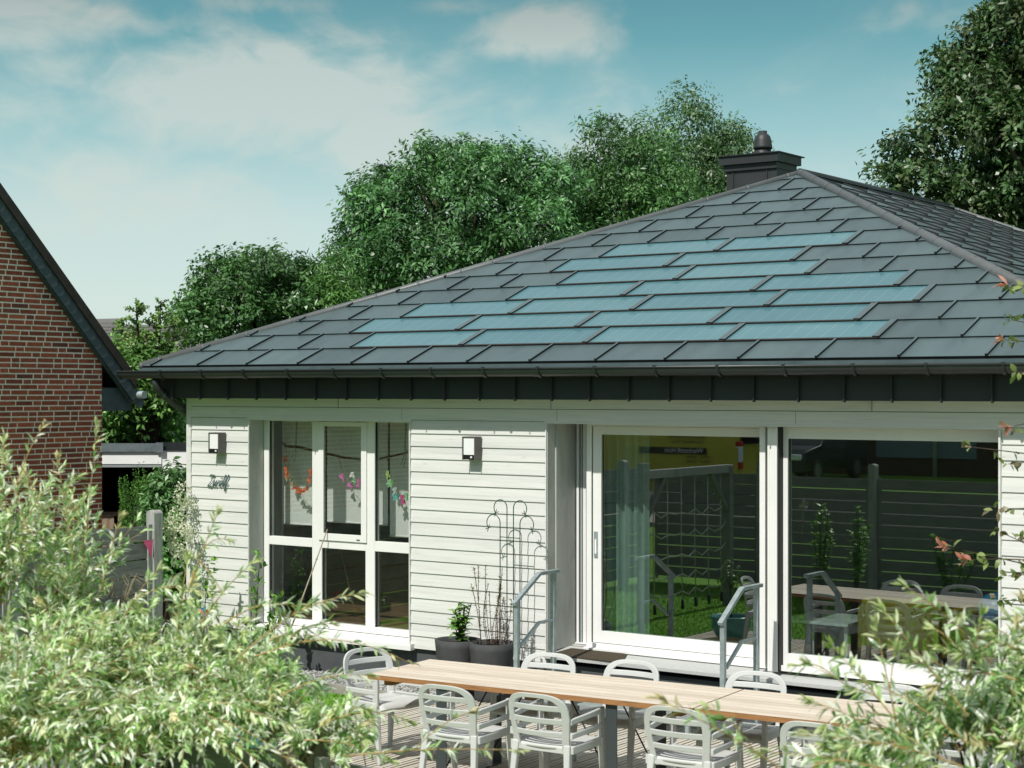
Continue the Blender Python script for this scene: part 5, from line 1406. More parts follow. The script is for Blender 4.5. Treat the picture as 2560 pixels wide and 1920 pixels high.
# ------------------------------------------------------------------ foliage
COOL = np.array([.84, 1.0, 1.22])
def crown(name, parent, lobes, n_sprig, per, ln, wd, cols, seed, droop=0.0, spread=.7, sprig_len=.45, outer=.55, mat='leaf', shade=.45, up=.6):
    """leafy crown: sprigs rooted in the outer part of each lobe. lobes = (x,y,z,rx,ry,rz)"""
    g = np.random.default_rng(seed)
    lo = np.array(lobes, float); vol = lo[:, 3] * lo[:, 4] * lo[:, 5]; pr = vol ** .67; pr /= pr.sum()
    which = g.choice(len(lo), n_sprig, p=pr)
    dirs = unit(g, n_sprig); dirs[:, 2] = np.where(dirs[:, 2] < -.5, -dirs[:, 2] * .6, dirs[:, 2])
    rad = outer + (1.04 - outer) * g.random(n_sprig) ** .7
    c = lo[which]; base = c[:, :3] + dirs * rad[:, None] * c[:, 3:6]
    tone = g.uniform(1 - shade, 1 + shade * .6, n_sprig) * (.72 + .35 * np.clip(rad, 0, 1))  # inner sprigs coloured darker: painted shade inside the crown
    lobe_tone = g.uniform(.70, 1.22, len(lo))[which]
    ax = dirs * .75 + unit(g, n_sprig) * .45; ax[:, 2] += .25 - droop; ax /= np.linalg.norm(ax, axis=1, keepdims=True)
    # leaves along each sprig, vectorised
    t = g.uniform(0, 1, (n_sprig, per)); sl = sprig_len * g.uniform(.6, 1.25, (n_sprig, 1))
    P = base[:, None, :] + ax[:, None, :] * (t * sl)[:, :, None]; P[:, :, 2] -= droop * (t * sl) ** 1.6 * 1.4
    side = g.normal(size=(n_sprig, per, 3)); A = np.repeat(ax[:, None, :], per, 1)
    side -= A * (side * A).sum(2, keepdims=True); side /= np.linalg.norm(side, axis=2, keepdims=True) + 1e-9
    P = P + side * (.10 * sprig_len)
    Dn = A * (1 - spread) + side * spread; Dn[:, :, 2] -= droop * .6 + .12
    Nn = g.normal(size=(n_sprig, per, 3)) * .45; Nn[:, :, 2] += up; Nn += dirs[:, None, :] * .55
    n = n_sprig * per; P = P.reshape(-1, 3); Dn = Dn.reshape(-1, 3); Nn = Nn.reshape(-1, 3)
    d = Dn / (np.linalg.norm(Dn, axis=1, keepdims=True) + 1e-9); nn = Nn - d * (Nn * d).sum(1, keepdims=True); nn /= np.linalg.norm(nn, axis=1, keepdims=True) + 1e-9
    s = np.cross(d, nn); LL = (g.uniform(.65, 1.2, n) * ln)[:, None]; WW = (g.uniform(.7, 1.15, n) * wd)[:, None]
    v = np.empty((n, 4, 3)); v[:, 0] = P; v[:, 1] = P + d * LL * .45 + s * WW * .5 + nn * WW * .12; v[:, 2] = P + d * LL - nn * LL * .12; v[:, 3] = P + d * LL * .45 - s * WW * .5 + nn * WW * .12
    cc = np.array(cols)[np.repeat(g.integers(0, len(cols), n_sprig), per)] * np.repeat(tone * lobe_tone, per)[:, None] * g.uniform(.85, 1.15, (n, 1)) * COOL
    return np_mesh(name, v.reshape(-1, 3), np.arange(n * 4).reshape(-1, 4), np.repeat(cc, 4, 0), mat, parent), base

def lumpy(center, rx, ry, rz, n, seed, k=(.30, .46), fill=.62, flat=.75):
    """lobes of an uneven crown round a centre"""
    g = np.random.default_rng(seed); L_ = [(center[0], center[1], center[2] - .08 * rz, rx * .62, ry * .62, rz * .62)]
    gold = PI * (3 - 5 ** .5)
    for i in range(n):
        z = 1 - 2 * (i + .5) / n; z = max(z, -.75) if g.random() < .7 else z
        r_ = math.sqrt(max(0, 1 - z * z)); a = gold * i + g.uniform(-.35, .35); f = fill * g.uniform(.85, 1.18); q = g.uniform(*k)
        L_.append((center[0] + rx * f * r_ * math.cos(a), center[1] + ry * f * r_ * math.sin(a), center[2] + rz * f * z, rx * q, ry * q, rz * q * flat * 1.15))
    return L_
def wood(parent, base, top, r0, lobes, seed, n_twig=40, sprigs=None):
    """tapered trunk, limbs to the lobes and twigs to some sprigs"""
    rnd = random.Random(seed); b = Vector(base); t = Vector(top); m = MB()
    path = [b.lerp(t, q) + Vector((rnd.uniform(-.12, .12), rnd.uniform(-.12, .12), 0)) * (r0 * 3 if 0 < q < 1 else 0) for q in (0, .2, .4, .6, .8, 1)]
    m.tube(path, [r0 * 1.25, r0, r0 * .85, r0 * .68, r0 * .5, r0 * .3], 10); m.build('trunk', 'bark', parent)
    m = MB()
    for lb in lobes[1:]:
        c = Vector(lb[:3]); q = min(max((c.z - b.z) / max(t.z - b.z, .1) - .25, .15), .85); s = b.lerp(t, q); mid = s.lerp(c, .5) + Vector((rnd.uniform(-.2, .2), rnd.uniform(-.2, .2), -.12 * (c - s).length)) * .6
        m.tube([s, s.lerp(mid, .5), mid, mid.lerp(c, .5), c], [r0 * .42, r0 * .34, r0 * .26, r0 * .18, r0 * .10], 6)
        if sprigs is not None:
            near = sorted(range(0, len(sprigs), max(1, len(sprigs) // 400)), key=lambda i: (Vector(sprigs[i]) - c).length)[:4]
            for i in near:
                e = Vector(sprigs[i]); m.tube([c, c.lerp(e, .5) + Vector((rnd.uniform(-.06, .06), rnd.uniform(-.06, .06), .03)), e], [r0 * .09, r0 * .06, r0 * .03], 5)
    m.build('branch', 'bark', parent)
def tree(name, u, v, d, ru, rv, label, cols, n_lobe, n_sprig, per, ln, wd, seed, group=None, ground=-.1, droop=0, ratio=1.0, spread=.7, sprig=.45, extra=(), outer=.55, k=(.30, .46), fill=.62, r0=None, shade=.45, cat='tree'):
    c = at(u, v, d); rx = ru * d / F_PX; rz = rv * d / F_PX
    t = thing(name, (c.x, c.y, ground), label, cat, group)
    lobes = lumpy(c, rx, rx * ratio, rz, n_lobe, seed, k, fill)
    for (eu, ev, er, ez) in extra:
        e = at(eu, ev, d); lobes.append((e.x, e.y, e.z, er * d / F_PX, er * d / F_PX, ez * d / F_PX))
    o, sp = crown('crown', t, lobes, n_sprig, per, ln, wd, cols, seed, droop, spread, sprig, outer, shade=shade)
    wood(t, (c.x, c.y, ground), (c.x, c.y, c.z + rz * .35), r0 or max(.05, rx * .055), lobes, seed, sprigs=sp)
    return t
G_ASH = [(.085, .165, .048), (.115, .21, .06), (.06, .125, .038), (.15, .255, .085)]
G_ASH = [tuple(c * 1.42 for c in q) for q in G_ASH]
G_MAP = [(.075, .145, .035), (.095, .175, .045), (.060, .12, .030), (.12, .20, .06)]
G_MAP = [tuple(c * 1.4 for c in q) for q in G_MAP]
G_DRK = [(.055, .10, .030), (.075, .125, .036), (.10, .14, .045)]
G_DRK = [tuple(c * 1.4 for c in q) for q in G_DRK]
G_BIR = [(.10, .155, .05), (.13, .19, .065), (.08, .13, .04)]
G_BIR = [tuple(c * 1.35 for c in q) for q in G_BIR]
G_LIT = [(.13, .24, .045), (.17, .29, .06), (.10, .20, .04)]
G_LIT = [tuple(c * 1.3 for c in q) for q in G_LIT]
bt = 'trees behind the white house'
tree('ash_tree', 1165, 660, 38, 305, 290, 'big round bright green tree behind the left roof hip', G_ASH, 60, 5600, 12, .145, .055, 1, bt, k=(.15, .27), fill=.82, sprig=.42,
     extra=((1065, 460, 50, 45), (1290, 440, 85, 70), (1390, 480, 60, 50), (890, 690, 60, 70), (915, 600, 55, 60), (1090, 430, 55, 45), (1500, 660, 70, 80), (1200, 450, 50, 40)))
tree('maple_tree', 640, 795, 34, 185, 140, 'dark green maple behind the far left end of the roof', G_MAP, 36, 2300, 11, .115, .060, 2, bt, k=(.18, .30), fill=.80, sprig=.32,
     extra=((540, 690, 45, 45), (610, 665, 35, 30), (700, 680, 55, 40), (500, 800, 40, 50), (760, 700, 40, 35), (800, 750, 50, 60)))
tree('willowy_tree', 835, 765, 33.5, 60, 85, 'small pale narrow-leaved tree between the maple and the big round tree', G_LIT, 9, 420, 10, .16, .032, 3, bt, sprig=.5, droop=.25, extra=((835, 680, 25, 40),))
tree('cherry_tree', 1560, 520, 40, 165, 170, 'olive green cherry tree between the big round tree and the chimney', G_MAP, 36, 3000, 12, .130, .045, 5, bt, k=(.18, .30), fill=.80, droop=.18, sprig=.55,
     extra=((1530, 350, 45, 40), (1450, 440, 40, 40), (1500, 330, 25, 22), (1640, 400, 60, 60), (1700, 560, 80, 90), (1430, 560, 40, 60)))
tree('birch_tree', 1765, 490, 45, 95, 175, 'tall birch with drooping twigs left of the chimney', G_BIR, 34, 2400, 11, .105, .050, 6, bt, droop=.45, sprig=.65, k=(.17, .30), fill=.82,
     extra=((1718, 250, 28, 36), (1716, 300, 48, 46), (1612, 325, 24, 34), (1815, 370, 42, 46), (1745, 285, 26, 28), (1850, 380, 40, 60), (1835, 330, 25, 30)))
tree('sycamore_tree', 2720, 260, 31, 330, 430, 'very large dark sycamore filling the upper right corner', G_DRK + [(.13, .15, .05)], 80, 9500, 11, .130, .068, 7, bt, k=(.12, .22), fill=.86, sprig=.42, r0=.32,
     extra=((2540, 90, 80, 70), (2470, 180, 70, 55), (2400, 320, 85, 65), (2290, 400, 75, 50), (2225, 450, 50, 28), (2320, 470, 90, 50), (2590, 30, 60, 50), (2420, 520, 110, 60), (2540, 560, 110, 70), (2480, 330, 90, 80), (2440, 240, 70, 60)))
# dark spruce peeping out behind the big tree
def spruce(u, v, d, label, h, w, seed):
    c = at(u, v, d); t = thing('spruce_tree', (c.x, c.y, -.1), label, 'tree', bt); g = np.random.default_rng(seed)
    m = MB(); m.tube([(c.x, c.y, -.1), (c.x, c.y, c.z)], [.16, .015], 8); m.build('trunk', 'bark', t)
    base, ax = [], []
    z = c.z - .1
    while z > c.z - h:
        f = (c.z - z) / h
        for i in range(8):
            a = g.uniform(0, 2 * PI); ln = w * (f ** .8) * g.uniform(.7, 1.1) + .12
            for q in np.linspace(.1, 1, int(5 + 12 * f)):
                base.append((c.x + math.cos(a) * ln * q, c.y + math.sin(a) * ln * q, z - .28 * ln * q + .16 * ln * q * q)); ax.append((math.cos(a), math.sin(a), -.25))
        z -= .24
    base = np.array(base); n = len(base); per = 8
    P = np.repeat(base, per, 0) + g.normal(0, .05, (n * per, 3)); A = np.repeat(np.array(ax), per, 0) + g.normal(0, .5, (n * per, 3)); A[:, 2] -= .25
    v_, f_ = leaf_quads(P, A, unit(g, n * per) + (0, 0, .4), g.uniform(.10, .2, n * per), g.uniform(.02, .035, n * per))
    cc = np.array([(.028, .040, .020), (.040, .048, .026), (.020, .032, .017)])[g.integers(0, 3, n * per)]
    np_mesh('crown', v_, f_, np.repeat(cc, 6, 0), 'leaf', t)
spruce(962, 408, 44, 'dark spruce tip behind the upper left of the big round tree', 5.5, 2.3, 3)
# ginkgo with two bare-looking leaders
def ginkgo():
    d = 27.5; c = at(375, 900, d); t = thing('ginkgo_tree', (c.x, c.y, -.1), 'light green young ginkgo with two spindly leaders above the brick gable foot', 'tree'); g = np.random.default_rng(9)
    stems = []; m = MB()
    for u, v, q in ((340, 745, 0), (402, 752, 1), (362, 830, 2), (440, 795, 3), (300, 800, 4)):
        e = at(u, v, d + .3 * q - .4); b = Vector((c.x, c.y, 1.6)); 
        low = at(u * .75 + 375 * .25, 900, d); st = [np.array(b), np.array(low), np.array(low.lerp(e, .5)), np.array(e)]
        m.tube([tuple(p) for p in st], [.05, .035, .022, .008], 6)
        for k in range(26):
            f = g.uniform(.05, .98); p = np.array(low.lerp(e, f)); a = g.uniform(0, 2 * PI); ln = (.46 * (1 - f) + .08) * g.uniform(.6, 1.2)
            tip = p + np.array([math.cos(a) * ln, math.sin(a) * ln, ln * .38]); stems.append(np.array([p, (p + tip) / 2, tip])); m.tube([tuple(p), tuple(tip)], [.008, .004], 5)
        stems.append(np.array([np.array(low), np.array(low.lerp(e, .5)), np.array(e)])); stems.append(stems[-1]); stems.append(stems[-1])
    m.tube([(c.x, c.y, -.1), (c.x, c.y, 1.6)], [.10, .06], 8); m.build('trunk', 'bark', t)
    v, f, cc = sprig_leaves(g, stems, 12, .060, .05, .75, [(.16, .29, .055), (.20, .34, .075), (.12, .23, .045)])
    lobes = lumpy(at(365, 985, d), .66, .66, .66, 14, 4)
    np_mesh('crown', v, f, cc, 'leaf', t)
    crown('crown', t, lobes, 800, 11, .10, .065, [(.18, .30, .055), (.22, .36, .075), (.13, .24, .045)], 13, 0, .7, .35)
ginkgo()
def shrub(name, u, v, d, ru, rv, label, cols, n_sprig, per, ln, wd, seed, cat='shrub', group=None, sprig=.25, droop=0, n_lobe=14, ratio=.8, mat='leaf', spread=.7, stems=True, k=(.32, .48), ground=-.1, up=.6):
    c = at(u, v, d); rx = ru * d / F_PX; rz = rv * d / F_PX
    t = thing(name, (c.x, c.y, ground), label, cat, group)
    lobes = lumpy(c, rx, rx * ratio, rz, n_lobe, seed, k)
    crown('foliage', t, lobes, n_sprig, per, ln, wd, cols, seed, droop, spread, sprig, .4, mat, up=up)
    if stems:
        m = MB(); rnd = random.Random(seed)
        for lb in lobes[1:8]: m.tube([(c.x + rnd.uniform(-.1, .1), c.y + rnd.uniform(-.1, .1), ground), ((c.x + lb[0]) / 2, (c.y + lb[1]) / 2, (lb[2] + ground) / 2), lb[:3]], [.03, .02, .008], 5)
        m.build('stem', 'bark', t)
    return t
hg = 'bushes behind the garage'
G_LIT = [tuple(c * 1.35 for c in q) for q in G_LIT]; G_ASH = [tuple(c * 1.25 for c in q) for q in G_ASH]; G_BIR = [tuple(c * 1.4 for c in q) for q in G_BIR]
shrub('hedge_bush', 330, 1085, 28.5, 130, 70, 'bright leafy bush right behind the garage roof', G_LIT, 1100, 11, .11, .055, 31, group=hg, sprig=.4)
shrub('hedge_bush', 450, 1010, 29.5, 70, 110, 'mid green bush between the garage roof and the downpipe', G_ASH, 800, 11, .11, .05, 32, group=hg, sprig=.4)
shrub('hedge_bush', 360, 1000, 31, 90, 80, 'dull olive bush above the garage, in the shade of the ginkgo', G_BIR, 900, 11, .09, .045, 33, group=hg, sprig=.4)
shrub('hedge_bush', 270, 1030, 31.5, 90, 80, 'feathery green bush beside the brick house corner', G_ASH, 900, 12, .12, .030, 34, group=hg, sprig=.45, droop=.2)
shrub('hedge_bush', 330, 930, 33, 130, 70, 'yellowish green bush under the gutter end', G_LIT, 900, 11, .11, .06, 35, group=hg, sprig=.4)
# upright yew with spiky tips
def yew():
    c = at(372, 1240, 21.8); t = thing('yew_bush', (c.x, c.y, -.1), 'upright dark green yew with spiky tips beside the garage door', 'shrub'); g = np.random.default_rng(15)
    stems = []
    for i in range(230):
        a = g.uniform(0, 2 * PI); r_ = .30 * math.sqrt(g.random()); x, y = c.x + math.cos(a) * r_, c.y + math.sin(a) * r_; zt = 1.75 + g.uniform(-.5, .38) - r_ * .9
        z0 = zt - g.uniform(.4, .7); o = (1 + .12 * g.random()); stems.append(np.array([(x, y, z0), (x + (x - c.x) * .2, y + (y - c.y) * .2, (z0 + zt) / 2), (c.x + (x - c.x) * 1.15 * o, c.y + (y - c.y) * 1.15 * o, zt)]))
    for i in range(380):
        a = g.uniform(0, 2 * PI); r_ = .34 * g.uniform(.85, 1.0); z = g.uniform(.3, 1.6); x, y = c.x + math.cos(a) * r_, c.y + math.sin(a) * r_; stems.append(np.array([(x, y, z), (x + math.cos(a) * .03, y + math.sin(a) * .03, z + .08), (x + math.cos(a) * .05, y + math.sin(a) * .05, z + .20)]))
    v, f, cc = sprig_leaves(g, stems, 24, .034, .012, .6, [(.09, .24, .035), (.13, .30, .045), (.06, .17, .03), (.17, .35, .055)])
    np_mesh('foliage', v, f, cc, 'leaf', t)
    m = MB(); m.tube([(c.x, c.y, -.1), (c.x, c.y, 1.2)], [.06, .03], 6); m.lathe([(0, 1.55), (.18, 1.4), (.27, 1.0), (.29, .5), (.2, .0), (0, 0)], (c.x, c.y, 0), 14, 1); m.build('stem', ['bark', 'seam_dark'], t)
yew()
shrub('rhododendron', 425, 1260, 20.6, 85, 105, 'glossy rhododendron between the yew and the white house corner', [(.13, .25, .06), (.18, .32, .085), (.26, .38, .14), (.10, .20, .05)], 420, 8, .105, .036, 16, sprig=.10, spread=.85, up=1.0)
hy = shrub('hydrangea', 445, 1400, 19.4, 62, 140, 'white-flowering hydrangea at the corner behind the fence post', [(.12, .26, .045), (.16, .33, .07)], 260, 8, .10, .055, 17, sprig=.15)
def hydrangea_flowers(parent, pts, seed):
    g = np.random.default_rng(seed)
    for u, v, d, r_ in pts:
        c = np.array(at(u, v, d)); n = 150; dirs = unit(g, n); P = c + dirs * r_ * np.array([1, 1, 1.5]) * g.uniform(.6, 1, (n, 1))
        v_, f_ = leaf_quads(P, unit(g, n) + dirs * .5, dirs + unit(g, n) * .4, np.full(n, .028), np.full(n, .022), .05)
        np_mesh('flower', v_, f_, np.repeat(np.array([(.68, .68, .56), (.74, .74, .66), (.60, .62, .45)])[g.integers(0, 3, n)], 6, 0), 'flower', parent)
hydrangea_flowers(hy, [(455, 1235, 18.9, .10), (468, 1270, 18.9, .09), (440, 1300, 18.8, .10), (455, 1345, 18.7, .13), (425, 1315, 18.7, .08), (445, 1385, 18.7, .10), (470, 1330, 18.8, .08), (430, 1350, 18.7, .07)], 6)

# houses far behind
def far_house(u, v, d, w, dep, h, rise, rz, label, roofm):
    c = at(u, v, d); t = thing('distant_house', (c.x, c.y, -.1), label, 'house', 'roofs of houses far behind', rz, world=False)
    zt = c.z + .1; m = MB(); m.box((-w / 2, -dep / 2, 0), (w / 2, dep / 2, zt - rise)); m.prism([(-w / 2 + .002, -dep / 2 + .01, zt - rise), (-w / 2 + .002, dep / 2 - .01, zt - rise), (-w / 2 + .002, 0, zt - .08)], (1, 0, 0), w - .004); m.build('wall', 'far_white', t)
    m = MB()
    for s in (-1, 1):
        n = 34; a = Vector((0, 0, zt)); e = Vector((0, s * (dep / 2 + .4), zt - rise * (1 + .8 / dep)))
        for k in range(12):
            p, q = a.lerp(e, k / 12), a.lerp(e, (k + 1) / 12)
            m.hexa([(-w / 2 - .3, p.y, p.z - .05), (w / 2 + .3, p.y, p.z - .05), (w / 2 + .3, q.y, q.z), (-w / 2 - .3, q.y, q.z), (-w / 2 - .3, p.y, p.z), (w / 2 + .3, p.y, p.z), (w / 2 + .3, q.y, q.z + .05), (-w / 2 - .3, q.y, q.z + .05)] if s < 0 else [(-w / 2 - .3, q.y, q.z), (w / 2 + .3, q.y, q.z), (w / 2 + .3, p.y, p.z - .05), (-w / 2 - .3, p.y, p.z - .05), (-w / 2 - .3, q.y, q.z + .05), (w / 2 + .3, q.y, q.z + .05), (w / 2 + .3, p.y, p.z), (-w / 2 - .3, p.y, p.z)])
    m.build('roof', roofm, t)
    m = MB()
    for x in np.arange(-w / 2 + .8, w / 2 - .6, 1.9): m.box((x, -dep / 2 - .02, zt - rise - 1.7), (x + .9, -dep / 2 + .01, zt - rise - .5))
    m.build('window', 'car_glass', t)
far_house(215, 798, 72, 3.0, 8, 6, 2.6, YAW - .5, 'brown-tiled roof just right of the brick gable, far behind', 'grey_roof')
far_house(400, 812, 64, 4.2, 7, 6, 1.4, YAW + .05, 'long low grey roof behind the ginkgo, far behind', 'grey_roof')

# ------------------------------------------------------------------ small plants and pots by the house
t = round_pot('teal_pot', 4.45, -3.62, .0, .225, .15, .24, 'glazed turquoise pot standing on the near left corner of the deck', 'pot_teal', bulge=.035)
t = thing('potted_shrub', (4.45, -3.62, .2), 'thin-stemmed little shrub growing in the turquoise pot', 'potted plant')
g = np.random.default_rng(41); m = MB(); m.tube([(4.45, -3.62, .2), (4.46, -3.60, .45), (4.43, -3.62, .72)], [.010, .008, .006], 6)
stems = [curve_pts((4.44, -3.61, .50 + .02 * i), (4.44 + g.normal(0, .12), -3.61 + g.normal(0, .12), .72 + g.uniform(-.08, .26)), (0, 0, .02), 6) for i in range(11)]
for s_ in stems: m.tube([tuple(p) for p in s_], .003, 5)
m.build('stem', 'bark', t); v, f, c = sprig_leaves(g, stems, 16, .045, .026, .75, [(.10, .22, .04), (.16, .30, .07), (.07, .17, .03)]); np_mesh('foliage', v, f, c, 'leaf', t)

def young_plant(name, pts, label, seed, per=24, ln=.085, wd=.042, cat='young plant'):
    b = pts[0]; t = thing(name, b[0], label, cat, 'young plants under the window'); g = np.random.default_rng(seed); m = MB(); st = []
    for a, e in pts:
        s_ = curve_pts(a, e, (g.normal(0, .02), 0, .02), 9); m.tube([tuple(p) for p in s_], [.008 - .0006 * i for i in range(9)], 6)
        for k in range(2, 9):
            for q in range(2):
                p = s_[k]; an = g.uniform(0, 2 * PI); st.append(np.array([p, p + (math.cos(an) * .03, math.sin(an) * .03, .02), p + (math.cos(an) * .07, math.sin(an) * .07, .05)]))
    m.build('stem', 'bark', t)
    v, f, c = sprig_leaves(g, st, max(3, per // 6), ln, wd, .6, [(.09, .22, .03), (.13, .29, .04), (.07, .17, .025), (.19, .34, .06)], up=.9); np_mesh('foliage', v, f, c, 'leaf', t)
young_plant('climbing_plant', [((1.26, -.28, -.05), (1.30, -.24, 1.12)), ((1.26, -.28, .1), (1.20, -.25, .72))], 'upright bright green young plant at the left side of the window', 51)
young_plant('climbing_plant', [((.72, -.5, -.05), (.76, -.46, 1.04)), ((.72, -.5, .2), (.68, -.5, .85))], 'bright green young plant beneath the metal lettering', 52)
young_plant('climbing_plant', [((1.74, -.55, -.05), (1.80, -.50, .74)), ((1.74, -.55, -.05), (1.66, -.5, .45)), ((1.74, -.55, -.05), (1.86, -.56, .58))], 'light green young plant twining on the bamboo cane', 53)
t = thing('bamboo_cane', (1.72, -.52, -.1), 'thin bamboo cane leaning up against the window frame', 'garden cane')
ca_, cb_ = Vector((1.72, -.52, -.1)), Vector((1.87, .185, 1.42))
m = MB(); m.tube([ca_, ca_.lerp(cb_, .5) + Vector((.01, 0, 0)), cb_], [.010, .009, .006], 7)
for q in (.3, .55, .8):
    p = ca_.lerp(cb_, q) + Vector((.01 * (1 - abs(q * 2 - 1)), 0, 0)); m.tube([p + Vector((0, 0, -.006)), p + Vector((0, 0, .006))], .0115, 7)
m.build('cane', 'cane', t)
# tall square planter with dry grass
t = thing('planter', (.12, -1.15, -.1), 'tall charcoal planter half hidden by the left willow', 'planter')
m = MB(); m.hexa([(-.02, -1.30, -.1), (.26, -1.30, -.1), (.26, -1.02, -.1), (-.02, -1.02, -.1), (-.06, -1.34, .60), (.30, -1.34, .60), (.30, -.98, .60), (-.06, -.98, .60)]); m.build('box', 'pot_dark', t, bevel=.012)
t = thing('dry_grass', (.12, -1.15, .6), 'dry straw-coloured grass drooping from the charcoal planter', 'grass plant')
g = np.random.default_rng(61); m = MB()
for i in range(46):
    a = g.uniform(0, 2 * PI); ln = g.uniform(.15, .45); m.tube([(.12 + math.cos(a) * .06, -1.16 + math.sin(a) * .06, .58), (.12 + math.cos(a) * ln * .5, -1.16 + math.sin(a) * ln * .5, .58 + ln * .9), (.12 + math.cos(a) * ln * .9, -1.16 + math.sin(a) * ln * .9, .58 + ln * .7)], .0022, 4)
m.build('blade', 'string_tan', t)
def pinwheel(p, label, c1, c2, seed, h):
    t = thing('pinwheel', (p[0], p[1], -.1), label, 'pinwheel', 'toy pinwheels in the garden'); m = MB(); m.tube([(p[0], p[1], -.1), (p[0], p[1], h)], .005, 6); m.build('stick', 'cane', t)
    for k in range(6):
        a = k * PI / 3 + seed; m = MB(); ca, sa = math.cos(a), math.sin(a); r_ = .085
        m.add([(p[0], p[1] - .01, h), (p[0] + ca * r_, p[1] - .015, h + sa * r_), (p[0] + math.cos(a + .75) * r_ * .85, p[1] - .045, h + math.sin(a + .75) * r_ * .85)], [(0, 1, 2)]); m.build('vane', c1 if k % 2 else c2, t)
pinwheel((1.02, -.75), 'blue and red toy pinwheel near the left end of the wall', 'toy_blue', 'toy_red', .3, .56)
pinwheel((3.1, -8.6), 'pale toy pinwheel by the street fence, seen in the glass', 'cloth_white', 'paper_tan', .1, 1.25)
pinwheel((6.2, -8.5), 'white toy pinwheel by the street fence post, seen in the right pane', 'cloth_white', 'cloth_white', .5, 1.3)
# ornamental grass and bushes by the street fence (reflected)
def tuft(x, y, n, h, label, seed):
    t = thing('ornamental_grass', (x, y, -.1), label, 'grass plant', 'tall grasses by the street fence'); g = np.random.default_rng(seed); m = MB(); B, Dn, Nn = [], [], []
    for i in range(n):
        a = g.uniform(0, 2 * PI); hh = h * g.uniform(.6, 1.1); b = g.uniform(.1, .55); p = [(x + math.cos(a) * .06, y + math.sin(a) * .06, -.1), (x + math.cos(a) * b * .35, y + math.sin(a) * b * .35, hh * .6), (x + math.cos(a) * b, y + math.sin(a) * b, hh * (1.0 - .25 * b))]
        m.tube(p, [.005, .004, .0025], 4)
        e = np.array(p[2]); ax = np.array(p[2]) - np.array(p[1]); ax /= np.linalg.norm(ax)
        for k in range(26): B.append(e - ax * g.uniform(0, .24)); Dn.append(ax + g.normal(0, .25, 3)); Nn.append(g.normal(0, 1, 3))
    m.build('blade', 'string_tan', t); n2 = len(B)
    v, f = leaf_quads(np.array(B), np.array(Dn), np.array(Nn), g.uniform(.03, .05, n2), np.full(n2, .011)); np_mesh('plume', v, f, np.tile((.60, .52, .32), (len(v), 1)), 'leaf', t)
tuft(7.2, -8.2, 110, 1.25, 'tuft of tall dry grass by the street fence, nearer the climbing frame', 71); tuft(8.1, -8.2, 120, 1.35, 'tuft of tall dry grass by the street fence, in the middle of the right pane', 72); tuft(9.0, -8.2, 100, 1.2, 'tuft of tall dry grass by the street fence, towards the right', 73)
for i, (x, y, h) in enumerate(((3.7, -7.9, 1.35), (4.3, -7.7, 1.3), (5.4, -8.3, .9))):
    t = thing('fence_shrub', (x, y, -.1), ['slender bright shrub by the fence, reflected in the left door pane', 'second slender shrub by the fence, reflected beside the middle door post', 'low leafy shrub by the fence, reflected in the right door pane'][i], 'shrub', 'shrubs by the street fence'); g = np.random.default_rng(80 + i); m = MB()
    st = [curve_pts((x, y, -.1), (x + g.normal(0, .16), y + g.normal(0, .16), h * g.uniform(.7, 1.05)), (0, 0, 0), 10) for q in range(6)]
    for s_ in st: m.tube([tuple(p) for p in s_], .006, 5)
    m.build('stem', 'bark', t); v, f, c = sprig_leaves(g, [s_[3:] for s_ in st], 44, .11, .06, .75, [(.16, .36, .05), (.22, .44, .08)]); np_mesh('foliage', v, f, c, 'leaf', t)
tree('street_tree', 0, 0, 1, 1, 1, 'x', G_DRK, 2, 2, 2, .1, .05, 90) if False else None
for i, (x, y, z, r_) in enumerate(((-13, -27, 3.6, 3.0), (19.5, -28, 3.6, 3.4))):
    t = thing('street_tree', (x, y, .4), ['leafy dark tree across the street, behind the van', 'leafy dark tree across the street, beside the dark brick house'][i], 'tree', 'trees across the street'); lobes = lumpy((x, y, z), r_, r_, 2.6, 16, 91 + i)
    crown('crown', t, lobes, 1100, 9, .24, .12, G_DRK, 91 + i); wood(t, (x, y, .4), (x, y, z + 1), .2, lobes, 5)

